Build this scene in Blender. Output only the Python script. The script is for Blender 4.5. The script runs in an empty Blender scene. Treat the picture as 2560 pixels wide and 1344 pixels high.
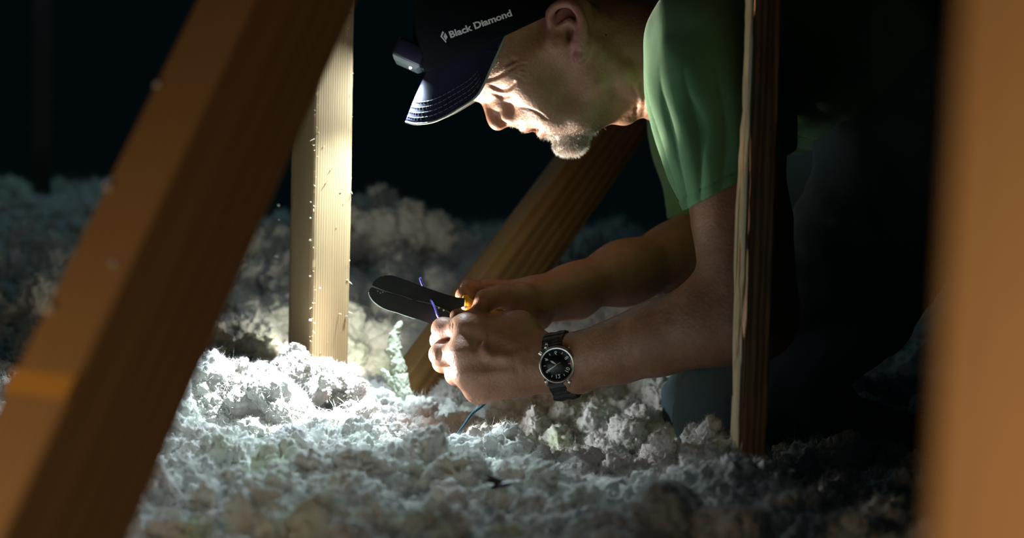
import bpy, bmesh, math, random
import numpy as np
from mathutils import Vector, Matrix

rng = np.random.default_rng(7)
random.seed(7)
S = bpy.context.scene
COL = S.collection

# ------------------------------------------------------------------ camera
F = 2560 * 50.0 / 36.0                      # focal length in pixels of the 2560 wide frame
PITCH, ROLL = math.radians(3.0), math.radians(1.4)
_f = np.array([0, math.cos(PITCH), -math.sin(PITCH)])
_r0 = np.array([1.0, 0, 0]); _u0 = np.array([0, math.sin(PITCH), math.cos(PITCH)])
_r = _r0 * math.cos(ROLL) + _u0 * math.sin(ROLL)
_u = _u0 * math.cos(ROLL) - _r0 * math.sin(ROLL)
AX = np.stack([_r, _u, _f])                 # rows: right, up, forward


def c(px, py, d):
    """point seen at a pixel, d metres along the lens axis (right, up, forward)"""
    return np.array([(px - 1280) / F * d, (672 - py) / F * d, d])


def W(p):
    return np.asarray(p) @ AX               # -> world


def P(px, py, d):
    return W(c(px, py, d))


cam_d = bpy.data.cameras.new('camera')
cam = bpy.data.objects.new('camera', cam_d); COL.objects.link(cam)
cam.matrix_world = Matrix(((_r[0], _u[0], -_f[0], 0), (_r[1], _u[1], -_f[1], 0), (_r[2], _u[2], -_f[2], 0), (0, 0, 0, 1)))
cam_d.lens = 50; cam_d.sensor_width = 36; cam_d.clip_start = 0.02
cam_d.dof.use_dof = True; cam_d.dof.focus_distance = 1.53; cam_d.dof.aperture_fstop = 3.2
S.camera = cam

# ------------------------------------------------------------------ world, lights, exposure
wd = bpy.data.worlds.new('world'); S.world = wd; wd.use_nodes = True
bg = wd.node_tree.nodes['Background']
bg.inputs[0].default_value = (0.16, 0.62, 0.80, 1); bg.inputs[1].default_value = 0.0038


def light(name, kind, loc, energy, color, **kw):
    l = bpy.data.lights.new(name, kind); l.energy = energy; l.color = color
    for k, v in kw.items(): setattr(l, k, v)
    o = bpy.data.objects.new(name, l); COL.objects.link(o); o.location = Vector(loc)
    return o


def aim(o, d):
    o.rotation_euler = Vector(d).to_track_quat('-Z', 'Y').to_euler()


DM = 1.64                                   # distance of the man's mid plane
LAMP = c(1019, 180, DM)
lamp_dir = np.array([-0.40, -0.88, 0.12])
# the head torch: a wide flood and a tighter hot spot, as such torches have
o = light('headlamp_flood', 'AREA', W(LAMP), 0.42, (0.72, 0.88, 1.0), shape='DISK', size=0.014)
aim(o, W(lamp_dir))
o = light('headlamp_wide_beam', 'SPOT', W(LAMP), 20, (0.74, 0.92, 1.0), spot_size=math.radians(105), spot_blend=1.0, shadow_soft_size=0.006)
aim(o, W(c(805, 1052, 1.505) - LAMP))
o = light('headlamp_core_beam', 'SPOT', W(LAMP), 260, (0.90, 0.97, 1.0), spot_size=math.radians(32), spot_blend=1.0, shadow_soft_size=0.006)
aim(o, W(c(735, 1010, 1.58) - LAMP))
# a second torch lies in the wool beside the stud and lights the face from below
TORCH = c(905, 900, 1.840)
o = light('torch_in_wool', 'SPOT', W(TORCH), 39.0, (1.0, 0.90, 0.73), spot_size=math.radians(40), spot_blend=0.4, shadow_soft_size=0.012)
aim(o, W(c(1380, 255, 1.58) - TORCH))
SLEEVE_FILL = c(898, 912, 1.668)  # added spot to light the sleeve, not a lamp lying there
o = light('sleeve_fill', 'SPOT', W(SLEEVE_FILL), 15.0, (1.0, 0.93, 0.80), spot_size=math.radians(34), spot_blend=0.6, shadow_soft_size=0.012)
aim(o, W(c(1735, 270, 1.42) - SLEEVE_FILL))
HAND_FILL = c(938, 930, 1.575)  # added spot that brightens fingers and tool from the left
o = light('hand_fill', 'SPOT', W(HAND_FILL), 2.3, (0.95, 0.98, 1.0), spot_size=math.radians(96), spot_blend=0.5, shadow_soft_size=0.010)
aim(o, W(c(1250, 900, 1.56) - HAND_FILL))
SPILL = c(864, 872, 1.775)
o = light('torch_spill', 'SPOT', W(SPILL), 2.2, (1.0, 0.95, 0.74), spot_size=math.radians(100), spot_blend=0.5, shadow_soft_size=0.012)
aim(o, W(c(660, 850, 2.0) - SPILL))
# weak warm attic bulbs, out of frame to the left and behind the lens on the right
light('attic_bulb', 'POINT', (-0.48, 0.50, -0.13), 1.55, (1.0, 0.71, 0.42), shadow_soft_size=0.04)
light('attic_bulb', 'POINT', (0.12, 0.12, -0.10), 1.75, (1.0, 0.71, 0.42), shadow_soft_size=0.03)

# added cold area light that lifts the far wool; no vent is there
o = light('cold_back_fill', 'AREA', (-0.9, 3.3, 1.3), 1.6, (0.45, 0.85, 1.0), shape='RECTANGLE', size=0.8, size_y=0.3)
aim(o, (0, -0.35, -1))

S.view_settings.view_transform = 'Standard'; S.view_settings.look = 'None'
S.view_settings.exposure = 0.0; S.view_settings.gamma = 1.0
S.view_settings.use_curve_mapping = False
S.cycles.use_denoising = True
S.cycles.use_adaptive_sampling = True; S.cycles.adaptive_threshold = 0.04
S.cycles.max_bounces = 6; S.cycles.diffuse_bounces = 3; S.cycles.glossy_bounces = 3
S.cycles.transmission_bounces = 4; S.cycles.sample_clamp_indirect = 4.0
S.cycles.caustics_reflective = False; S.cycles.caustics_refractive = False

# ------------------------------------------------------------------ helpers: objects


def tag(o, label=None, cat=None, group=None, kind=None):
    for k, v in (('label', label), ('category', cat), ('group', group), ('kind', kind)):
        if v: o[k] = v
    return o


def empty(name, loc):
    o = bpy.data.objects.new(name, None); COL.objects.link(o); o.location = Vector(loc)
    o.empty_display_size = 0.02
    return o


def world_loc(o):
    v = Vector((0, 0, 0))
    while o is not None:
        v = v + o.location; o = o.parent
    return v


def mesh_obj(name, verts, faces, mat, parent=None, smooth=True, colors=None, origin=None):
    """verts in world space; faces: (n,3)/(n,4) array or list of index lists"""
    verts = np.asarray(verts, dtype=np.float64)
    org = np.asarray(origin) if origin is not None else verts.mean(0)
    v = verts - org
    me = bpy.data.meshes.new(name)
    if isinstance(faces, np.ndarray):
        nv, (nf, k) = len(v), faces.shape
        me.vertices.add(nv); me.vertices.foreach_set('co', v.astype(np.float32).ravel())
        me.loops.add(nf * k); me.loops.foreach_set('vertex_index', faces.astype(np.int32).ravel())
        me.polygons.add(nf)
        me.polygons.foreach_set('loop_start', np.arange(0, nf * k, k, dtype=np.int32))
        me.update(calc_edges=True)
    else:
        me.from_pydata([tuple(p) for p in v], [], [list(map(int, f)) for f in faces]); me.update()
    if smooth:
        me.polygons.foreach_set('use_smooth', np.ones(len(me.polygons), dtype=bool))
    if colors is not None:
        a = me.color_attributes.new('tint', 'FLOAT_COLOR', 'POINT')
        cc = np.ones((len(v), 4), dtype=np.float32); cc[:, :3] = colors
        a.data.foreach_set('color', cc.ravel())
    if mat is not None: me.materials.append(mat)
    o = bpy.data.objects.new(name, me); COL.objects.link(o)
    if parent is not None:
        o.parent = parent
        o.location = Vector(org) - world_loc(parent)
    else:
        o.location = Vector(org)
    return o


class MB:
    """collects verts and faces"""
    def __init__(s): s.v, s.f = [], []

    def add(s, vs, fs):
        n = len(s.v); s.v += [np.asarray(p, float) for p in vs]; s.f += [[i + n for i in f] for f in fs]; return s

    def tube(s, pts, r, n=8, caps=True):
        pts = [np.asarray(p, float) for p in pts]
        rr = r if hasattr(r, '__len__') else [r] * len(pts)
        rings = []
        up = np.array([0.31, 0.2, 0.93])
        for i, p in enumerate(pts):
            t = pts[min(i + 1, len(pts) - 1)] - pts[max(i - 1, 0)]; t /= np.linalg.norm(t) + 1e-12
            a = np.cross(t, up); a /= np.linalg.norm(a) + 1e-12; b = np.cross(t, a)
            rings.append([p + rr[i] * (math.cos(2 * math.pi * k / n) * a + math.sin(2 * math.pi * k / n) * b) for k in range(n)])
        vs = [q for ring in rings for q in ring]; fs = []
        for i in range(len(pts) - 1):
            for k in range(n):
                fs.append([i * n + k, i * n + (k + 1) % n, (i + 1) * n + (k + 1) % n, (i + 1) * n + k])
        if caps:
            fs.append(list(range(n))[::-1]); m = (len(pts) - 1) * n; fs.append([m + k for k in range(n)])
        return s.add(vs, fs)

    def prism(s, poly, off):
        """closed polygon (3-D points) extruded by vector off"""
        n = len(poly); vs = [np.asarray(p, float) for p in poly] + [np.asarray(p, float) + off for p in poly]
        fs = [list(range(n))[::-1], [n + k for k in range(n)]] + [[k, (k + 1) % n, n + (k + 1) % n, n + k] for k in range(n)]
        return s.add(vs, fs)

    def build(s, name, mat, parent=None, smooth=False, bevel=0, bseg=2):
        v = np.array(s.v)
        o = mesh_obj(name, v, s.f, mat, parent, smooth)
        bm = bmesh.new(); bm.from_mesh(o.data)
        bmesh.ops.recalc_face_normals(bm, faces=bm.faces)
        if bevel:
            bmesh.ops.bevel(bm, geom=list(bm.edges), offset=bevel, segments=bseg, affect='EDGES', profile=0.5, clamp_overlap=True)
        bm.to_mesh(o.data); bm.free()
        return o


def catmull(pts, n):
    pts = [np.asarray(p, float) for p in pts]
    P_ = [2 * pts[0] - pts[1]] + pts + [2 * pts[-1] - pts[-2]]
    out = []
    for i in range(1, len(P_) - 2):
        for k in range(n):
            t = k / n
            a, b, d_, e = P_[i - 1], P_[i], P_[i + 1], P_[i + 2]
            out.append(0.5 * (2 * b + (d_ - a) * t + (2 * a - 5 * b + 4 * d_ - e) * t * t + (3 * b - a - 3 * d_ + e) * t ** 3))
    out.append(pts[-1])
    return out


# ------------------------------------------------------------------ helpers: noise


def _hash(i, j, k, seed):
    h = (i.astype(np.int64) * 374761393 + j.astype(np.int64) * 668265263 + k.astype(np.int64) * 2147483647 + seed * 974634777) & 0xFFFFFFFF
    h = ((h ^ (h >> 13)) * 1274126177) & 0xFFFFFFFF
    h = ((h ^ (h >> 16)) * 2246822519) & 0xFFFFFFFF
    return ((h ^ (h >> 15)) & 0xFFFFFF) / float(0xFFFFFF)


def noise3(p, seed=0):
    """value noise in -1..1"""
    p = np.asarray(p, float); i = np.floor(p).astype(np.int64); f = p - i
    f = f * f * f * (f * (f * 6 - 15) + 10)
    r = 0
    for dx in (0, 1):
        wx = f[:, 0] if dx else 1 - f[:, 0]
        for dy in (0, 1):
            wy = f[:, 1] if dy else 1 - f[:, 1]
            for dz in (0, 1):
                wz = f[:, 2] if dz else 1 - f[:, 2]
                r = r + wx * wy * wz * _hash(i[:, 0] + dx, i[:, 1] + dy, i[:, 2] + dz, seed)
    return 2 * r - 1


def fbm(p, seed=0, oct=4, gain=0.5):
    a, s, t = 1.0, 0, 0
    for o_ in range(oct):
        s = s + a * noise3(np.asarray(p) * 2 ** o_ + 17.3 * o_, seed + o_); t += a; a *= gain
    return s / t


def worley(p, seed=0):
    p = np.asarray(p, float); i = np.floor(p).astype(np.int64); best = np.full(len(p), 9.0)
    for dx in (-1, 0, 1):
        for dy in (-1, 0, 1):
            for dz in (-1, 0, 1):
                q = i + np.array([dx, dy, dz])
                ctr = np.stack([q[:, 0] + _hash(q[:, 0], q[:, 1], q[:, 2], seed), q[:, 1] + _hash(q[:, 0], q[:, 1], q[:, 2], seed + 1),
                                q[:, 2] + _hash(q[:, 0], q[:, 1], q[:, 2], seed + 2)], 1)
                best = np.minimum(best, ((p - ctr) ** 2).sum(1))
    return np.sqrt(best)


# ------------------------------------------------------------------ helpers: implicit modelling (right, up, forward metres)


class Field:
    def __init__(s, mid=None):
        s.ops = []; s.mid = mid; s.post = None

    def _push(s, kind, data, bc, br, k, mode, sym):
        s.ops.append((kind, data, np.asarray(bc, float), br, k, mode, sym)); return s

    def cone(s, a, b, ra, rb=None, k=0.006, mode='u', sym=False):
        a, b = np.asarray(a, float), np.asarray(b, float); rb = ra if rb is None else rb
        return s._push('cone', (a, b, ra, rb), (a + b) / 2, np.linalg.norm(b - a) / 2 + max(ra, rb), k, mode, sym)

    def chain(s, pts, rs, k=0.006, mode='u', sym=False):
        for i in range(len(pts) - 1): s.cone(pts[i], pts[i + 1], rs[i], rs[i + 1], k, mode, sym)
        return s

    def ell(s, ctr, rad, axes=None, k=0.006, mode='u', sym=False):
        A = np.eye(3) if axes is None else np.asarray([np.asarray(v, float) / np.linalg.norm(v) for v in axes])
        return s._push('ell', (np.asarray(ctr, float), np.asarray(rad, float), A), ctr, max(rad), k, mode, sym)

    def plane(s, pt, n, k=0.003, sym=False):
        """keep the side away from n"""
        n = np.asarray(n, float); n = n / np.linalg.norm(n)
        return s._push('plane', (np.asarray(pt, float), n), pt, 1e9, k, 'i', sym)

    @staticmethod
    def prim(kind, data, p):
        if kind == 'cone':
            a, b, ra, rb = data; ba = b - a; L = ba @ ba + 1e-12
            t = np.clip(((p - a) @ ba) / L, 0, 1)
            q = p - a - t[:, None] * ba
            return np.sqrt((q * q).sum(1)) - (ra + (rb - ra) * t)
        if kind == 'ell':
            ctr, rad, A = data; q = (p - ctr) @ A.T
            k0 = np.sqrt(((q / rad) ** 2).sum(1)); k1 = np.sqrt(((q / rad ** 2) ** 2).sum(1)) + 1e-9
            return k0 * (k0 - 1) / k1
        pt, n = data
        return (p - pt) @ n

    def eval(s, p, bc=None, br=None):
        d = np.full(len(p), 0.5)
        if s.mid is not None:
            pf = p.copy(); pf[:, 2] = s.mid - np.abs(p[:, 2] - s.mid)
            if bc is not None: bcf = np.array([bc[0], bc[1], s.mid - abs(bc[2] - s.mid)])
        for kind, data, oc, orad, k, mode, sym in s.ops:
            if bc is not None and kind != 'plane':
                b = bcf if sym else bc
                if np.linalg.norm(b - oc) > orad * (1.3 if kind == 'ell' else 1) + br + max(k, 0.032) + 0.004: continue
            e = s.prim(kind, data, pf if sym else p)
            if mode == 'u':
                h = np.clip(0.5 + 0.5 * (d - e) / k, 0, 1); d = d * (1 - h) + e * h - k * h * (1 - h)
            elif mode == 's':
                h = np.clip(0.5 - 0.5 * (d + e) / k, 0, 1); d = d * (1 - h) - e * h + k * h * (1 - h)
            else:
                h = np.clip(0.5 - 0.5 * (d - e) / k, 0, 1); d = d * (1 - h) + e * h + k * h * (1 - h)
        if s.post is not None: d = d + s.post(p)
        return d


def polygonize(field, lo, hi, vox, B=14, slack=1.0):
    """sparse surface nets; returns verts (right, up, forward) and quads"""
    lo, hi = np.asarray(lo, float), np.asarray(hi, float)
    nb = np.ceil((hi - lo) / (vox * B)).astype(int)
    g = np.stack(np.meshgrid(*[np.arange(n) for n in nb], indexing='ij'), -1).reshape(-1, 3)
    ctr = lo + (g + 0.5) * B * vox; R = B * vox * 0.87
    dc = np.concatenate([field.eval(ctr[i:i + 40000]) for i in range(0, len(ctr), 40000)])
    g = g[np.abs(dc) < R * 1.25 + 0.004 * slack]
    N = nb * B + 2; n1 = B + 1
    loc = np.stack(np.meshgrid(*[np.arange(n1)] * 3, indexing='ij'), -1).reshape(-1, 3)
    corner = np.array([[0, 0, 0], [1, 0, 0], [0, 1, 0], [1, 1, 0], [0, 0, 1], [1, 0, 1], [0, 1, 1], [1, 1, 1]])
    edges = [(0, 1), (2, 3), (4, 5), (6, 7), (0, 2), (1, 3), (4, 6), (5, 7), (0, 4), (1, 5), (2, 6), (3, 7)]
    keys, vs, qs = [], [], []

    def key(ix): return (ix[..., 0] * N[1] + ix[..., 1]) * N[2] + ix[..., 2]
    for b in g:
        base = b * B; pts = lo + (base + loc) * vox
        D = field.eval(pts, lo + (base + B / 2) * vox, R).reshape(n1, n1, n1)
        s = D < 0
        if s.all() or not s.any(): continue
        st = [s[x:B + x, y:B + y, z:B + z] for x, y, z in corner]
        cnt = sum(q.astype(np.int8) for q in st); m = (cnt > 0) & (cnt < 8)
        idx = np.argwhere(m)
        if len(idx):
            cv = np.stack([D[idx[:, 0] + x, idx[:, 1] + y, idx[:, 2] + z] for x, y, z in corner], 1)
            acc = np.zeros((len(idx), 3)); w = np.zeros(len(idx))
            for a, e in edges:
                da, de = cv[:, a], cv[:, e]; mm = (da < 0) != (de < 0)
                t = np.where(mm, da / np.where(mm, da - de, 1), 0)
                acc += np.where(mm[:, None], corner[a] + t[:, None] * (corner[e] - corner[a]), 0); w += mm
            keys.append(key(idx + base)); vs.append(lo + (idx + base + acc / w[:, None]) * vox)
        for ax in range(3):
            u_, v_ = (ax + 1) % 3, (ax + 2) % 3
            sl0 = [slice(0, B)] * 3; sl1 = [slice(0, B)] * 3; sl1[ax] = slice(1, B + 1)
            a0, a1 = s[tuple(sl0)], s[tuple(sl1)]
            e = np.argwhere(a0 != a1)
            if not len(e): continue
            inside = a0[e[:, 0], e[:, 1], e[:, 2]]
            e = e + base; du = np.zeros(3, int); dv = np.zeros(3, int); du[u_] = 1; dv[v_] = 1
            q = np.stack([key(e - du - dv), key(e - dv), key(e), key(e - du)], 1)
            q[~inside] = q[~inside][:, ::-1]
            qs.append(q)
    keys = np.concatenate(keys); vs = np.concatenate(vs); qs = np.concatenate(qs)
    order = np.argsort(keys); keys = keys[order]; vs = vs[order]
    pos = np.clip(np.searchsorted(keys, qs), 0, len(keys) - 1)
    ok = (keys[pos] == qs).all(1)
    return vs, pos[ok][:, ::-1]             # reversed: the axes are left-handed


def normals_of(v, q):
    n = np.cross(v[q[:, 2]] - v[q[:, 0]], v[q[:, 3]] - v[q[:, 1]])
    out = np.zeros_like(v)
    for k in range(4): np.add.at(out, q[:, k], n)
    return out / (np.linalg.norm(out, axis=1, keepdims=True) + 1e-12)


# ------------------------------------------------------------------ helpers: materials


def mat(name, base, rough=0.6, **kw):
    m = bpy.data.materials.new(name); m.use_nodes = True
    b = m.node_tree.nodes['Principled BSDF']
    b.inputs['Base Color'].default_value = (*base, 1); b.inputs['Roughness'].default_value = rough
    for k, v in kw.items(): b.inputs[k.replace('_', ' ')].default_value = v
    return m


def nodes(m): return m.node_tree.nodes, m.node_tree.links, m.node_tree.nodes['Principled BSDF']


def add_bump(m, scale, dist, strength=0.5, detail=4, coord='Object', stretch=(1, 1, 1), kind='noise', chain=None):
    n, l, b = nodes(m)
    tc = n.new('ShaderNodeTexCoord'); mp = n.new('ShaderNodeMapping'); mp.inputs['Scale'].default_value = stretch
    l.new(tc.outputs[coord], mp.inputs['Vector'])
    t = n.new('ShaderNodeTexNoise' if kind == 'noise' else 'ShaderNodeTexVoronoi')
    t.inputs['Scale'].default_value = scale
    if kind == 'noise': t.inputs['Detail'].default_value = detail
    l.new(mp.outputs[0], t.inputs['Vector'])
    bp = n.new('ShaderNodeBump'); bp.inputs['Strength'].default_value = strength; bp.inputs['Distance'].default_value = dist
    l.new(t.outputs[0], bp.inputs['Height'])
    if chain is not None: l.new(chain.outputs[0], bp.inputs['Normal'])
    l.new(bp.outputs[0], b.inputs['Normal'])
    return bp


def wood(name, light_c, dark_c, scale=1.0, rough=0.75, bump=0.0006):
    """sawn softwood, grain along local Z"""
    m = mat(name, light_c, rough); n, l, b = nodes(m)
    tc = n.new('ShaderNodeTexCoord')
    mp = n.new('ShaderNodeMapping'); mp.inputs['Scale'].default_value = (1, 1, 0.035); l.new(tc.outputs['Object'], mp.inputs['Vector'])
    warp = n.new('ShaderNodeTexNoise'); warp.inputs['Scale'].default_value = 9 * scale; warp.inputs['Detail'].default_value = 2
    l.new(mp.outputs[0], warp.inputs['Vector'])
    wv = n.new('ShaderNodeTexWave'); wv.wave_type = 'RINGS'; wv.rings_direction = 'Z'
    wv.inputs['Scale'].default_value = 60 * scale; wv.inputs['Distortion'].default_value = 5; wv.inputs['Detail'].default_value = 2
    wv.inputs['Detail Scale'].default_value = 0.6
    off = n.new('ShaderNodeVectorMath'); off.operation = 'ADD'; off.inputs[1].default_value = (0.11, 0.07, 0)
    l.new(mp.outputs[0], off.inputs[0]); l.new(off.outputs[0], wv.inputs['Vector'])
    fine = n.new('ShaderNodeTexNoise'); fine.inputs['Scale'].default_value = 420 * scale; fine.inputs['Detail'].default_value = 3
    l.new(mp.outputs[0], fine.inputs['Vector'])
    mx = n.new('ShaderNodeMath'); mx.operation = 'MULTIPLY_ADD'; mx.inputs[1].default_value = 0.55
    l.new(fine.outputs[0], mx.inputs[0]); l.new(wv.outputs[0], mx.inputs[2])
    rp = n.new('ShaderNodeValToRGB'); rp.color_ramp.elements[0].position = 0.2; rp.color_ramp.elements[1].position = 1.0
    rp.color_ramp.elements[0].color = (*light_c, 1); rp.color_ramp.elements[1].color = (*dark_c, 1)
    l.new(mx.outputs[0], rp.inputs[0])
    blot = n.new('ShaderNodeMixRGB'); blot.blend_type = 'MULTIPLY'; blot.inputs[0].default_value = 0.35
    l.new(rp.outputs[0], blot.inputs[1]); l.new(warp.outputs[0], blot.inputs[2])
    l.new(blot.outputs[0], b.inputs['Base Color'])
    bp = n.new('ShaderNodeBump'); bp.inputs['Distance'].default_value = bump; bp.inputs['Strength'].default_value = 0.8
    l.new(mx.outputs[0], bp.inputs['Height']); l.new(bp.outputs[0], b.inputs['Normal'])
    return m


M = {}
M['stud'] = wood('pale_pine', (0.56, 0.40, 0.225), (0.46, 0.30, 0.14), 1.9, 0.75, 0.00022)
M['beam'] = wood('amber_timber', (0.50, 0.29, 0.125), (0.42, 0.235, 0.095), 0.7)
M['post'] = wood('dark_pine', (0.58, 0.31, 0.14), (0.40, 0.20, 0.085))
M['brace'] = wood('golden_pine', (0.36, 0.21, 0.065), (0.24, 0.13, 0.035), 0.8)
M['splinter'] = mat('raw_splinter', (0.80, 0.66, 0.42), 0.8)

# skin: colour laid down per vertex (lips, stubble shade, ear)
sk = mat('skin', (0.5, 0.3, 0.2), 0.50); M['skin'] = sk
n, l, b = nodes(sk)
at = n.new('ShaderNodeAttribute'); at.attribute_name = 'tint'
tc = n.new('ShaderNodeTexCoord'); nz = n.new('ShaderNodeTexNoise'); nz.inputs['Scale'].default_value = 90; nz.inputs['Detail'].default_value = 5
l.new(tc.outputs['Object'], nz.inputs['Vector'])
rp = n.new('ShaderNodeValToRGB'); rp.color_ramp.elements[0].color = (0.80, 0.72, 0.70, 1); rp.color_ramp.elements[1].color = (1.12, 1.1, 1.1, 1)
rp.color_ramp.elements[0].position = 0.3; rp.color_ramp.elements[1].position = 0.7
l.new(nz.outputs[0], rp.inputs[0])
mx = n.new('ShaderNodeMixRGB'); mx.blend_type = 'MULTIPLY'; mx.inputs[0].default_value = 0.7
l.new(at.outputs['Color'], mx.inputs[1]); l.new(rp.outputs[0], mx.inputs[2]); l.new(mx.outputs[0], b.inputs['Base Color'])
b.inputs['Subsurface Weight'].default_value = 0.22; b.inputs['Subsurface Radius'].default_value = (1.0, 0.35, 0.2)
b.inputs['Subsurface Scale'].default_value = 0.004; b.inputs['Specular IOR Level'].default_value = 0.45
vb = add_bump(sk, 1100, 0.0003, 0.20, kind='voronoi')
add_bump(sk, 300, 0.0013, 0.50, detail=7, chain=vb)

M['shirt'] = mat('green_jersey', (0.078, 0.205, 0.088), 0.9, Sheen_Weight=0.15)
add_bump(M['shirt'], 1400, 0.0004, 0.5, detail=2)
M['jeans'] = mat('blue_grey_denim', (0.062, 0.10, 0.118), 0.95)
add_bump(M['jeans'], 900, 0.0005, 0.5)
M['cap'] = mat('black_cap_cloth', (0.0022, 0.0028, 0.004), 0.95, Specular_IOR_Level=0.08)
M['bill'] = mat('navy_bill_cloth', (0.0085, 0.0088, 0.020), 0.85, Specular_IOR_Level=0.08)
add_bump(M['bill'], 1600, 0.0002, 0.4)
M['piping'] = mat('grey_piping', (0.26, 0.30, 0.30), 0.6)
M['thread'] = mat('pale_thread', (0.09, 0.10, 0.13), 0.7)
M['print'] = mat('silver_print', (0.92, 0.92, 0.98), 0.5)
M['torch'] = mat('dark_blue_plastic', (0.02, 0.022, 0.06), 0.4)
M['lens'] = mat('frosted_lens', (0.55, 0.66, 0.62), 0.25, Transmission_Weight=0.3)
led = mat('led', (1, 1, 1), 0.3); M['led'] = led
led.node_tree.nodes['Principled BSDF'].inputs['Emission Color'].default_value = (0.85, 0.95, 1, 1)
led.node_tree.nodes['Principled BSDF'].inputs['Emission Strength'].default_value = 25
M['tool_black'] = mat('blackened_steel', (0.006, 0.009, 0.009), 0.45, Specular_IOR_Level=0.3)
M['tool_edge'] = mat('ground_steel', (0.55, 0.62, 0.56), 0.3, Metallic=1.0)
M['yellow'] = mat('yellow_grip', (0.75, 0.40, 0.02), 0.45)
M['wire'] = mat('blue_wire', (0.012, 0.075, 0.11), 0.35)
M['wire_violet'] = mat('violet_blue_wire', (0.16, 0.15, 0.75), 0.35)
M['steel'] = mat('brushed_steel', (0.62, 0.60, 0.56), 0.28, Metallic=1.0)
M['dial'] = mat('black_dial', (0.004, 0.006, 0.007), 0.35)
M['lume'] = mat('grey_lume', (0.62, 0.66, 0.62), 0.6)
M['rubber'] = mat('black_rubber', (0.010, 0.012, 0.014), 0.55)
M['hair'] = mat('grey_stubble', (0.42, 0.40, 0.37), 0.4)
M['armhair'] = mat('fair_arm_hair', (0.55, 0.42, 0.28), 0.4)
M['eye'] = mat('eye_white', (0.75, 0.72, 0.68), 0.15)
M['iris'] = mat('iris', (0.06, 0.09, 0.10), 0.1)
M['scrap'] = mat('black_scrap', (0.010, 0.012, 0.014), 0.5)
M['sliver'] = mat('pale_green_wool', (0.56, 0.61, 0.48), 0.95, Subsurface_Weight=0.0)
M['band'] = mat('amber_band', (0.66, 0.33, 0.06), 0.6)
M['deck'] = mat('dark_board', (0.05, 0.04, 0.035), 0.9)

wl = mat('mineral_wool', (0.8, 0.8, 0.76), 0.95); M['wool'] = wl
n, l, b = nodes(wl)
oi = n.new('ShaderNodeObjectInfo'); geo = n.new('ShaderNodeNewGeometry')
nz = n.new('ShaderNodeTexNoise'); nz.inputs['Scale'].default_value = 7; nz.inputs['Detail'].default_value = 2
l.new(geo.outputs['Position'], nz.inputs['Vector'])
ad = n.new('ShaderNodeMath'); ad.operation = 'MULTIPLY_ADD'; ad.inputs[1].default_value = 0.55; ad.inputs[2].default_value = -0.28
l.new(oi.outputs['Random'], ad.inputs[0])
sm = n.new('ShaderNodeMath'); sm.operation = 'ADD'; l.new(ad.outputs[0], sm.inputs[0]); l.new(nz.outputs[0], sm.inputs[1])
rp = n.new('ShaderNodeValToRGB'); e = rp.color_ramp.elements
e[0].position = 0.12; e[0].color = (0.84, 0.80, 0.78, 1); e[1].position = 1.0; e[1].color = (0.68, 0.80, 0.48, 1)
for ps, cl in ((0.35, (0.84, 0.83, 0.80)), (0.62, (0.86, 0.87, 0.84)), (0.82, (0.82, 0.86, 0.76))):
    q = e.new(ps); q.color = (*cl, 1)
l.new(sm.outputs[0], rp.inputs[0]); l.new(rp.outputs[0], b.inputs['Base Color'])
b.inputs['Specular IOR Level'].default_value = 0.1
bpa = n.new('ShaderNodeBump'); bpa.inputs['Strength'].default_value = 0.5; bpa.inputs['Distance'].default_value = 0.0024
nb1 = n.new('ShaderNodeTexNoise'); nb1.inputs['Scale'].default_value = 330; nb1.inputs['Detail'].default_value = 6; nb1.inputs['Roughness'].default_value = 0.68
l.new(geo.outputs['Position'], nb1.inputs['Vector']); l.new(nb1.outputs[0], bpa.inputs['Height']); l.new(bpa.outputs[0], b.inputs['Normal'])
tr = n.new('ShaderNodeBsdfTranslucent'); l.new(rp.outputs[0], tr.inputs[0])
ms = n.new('ShaderNodeMixShader'); ms.inputs[0].default_value = 0.16
l.new(b.outputs[0], ms.inputs[1]); l.new(tr.outputs[0], ms.inputs[2])
l.new(ms.outputs[0], n['Material Output'].inputs['Surface'])

# ------------------------------------------------------------------ timbers


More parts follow.
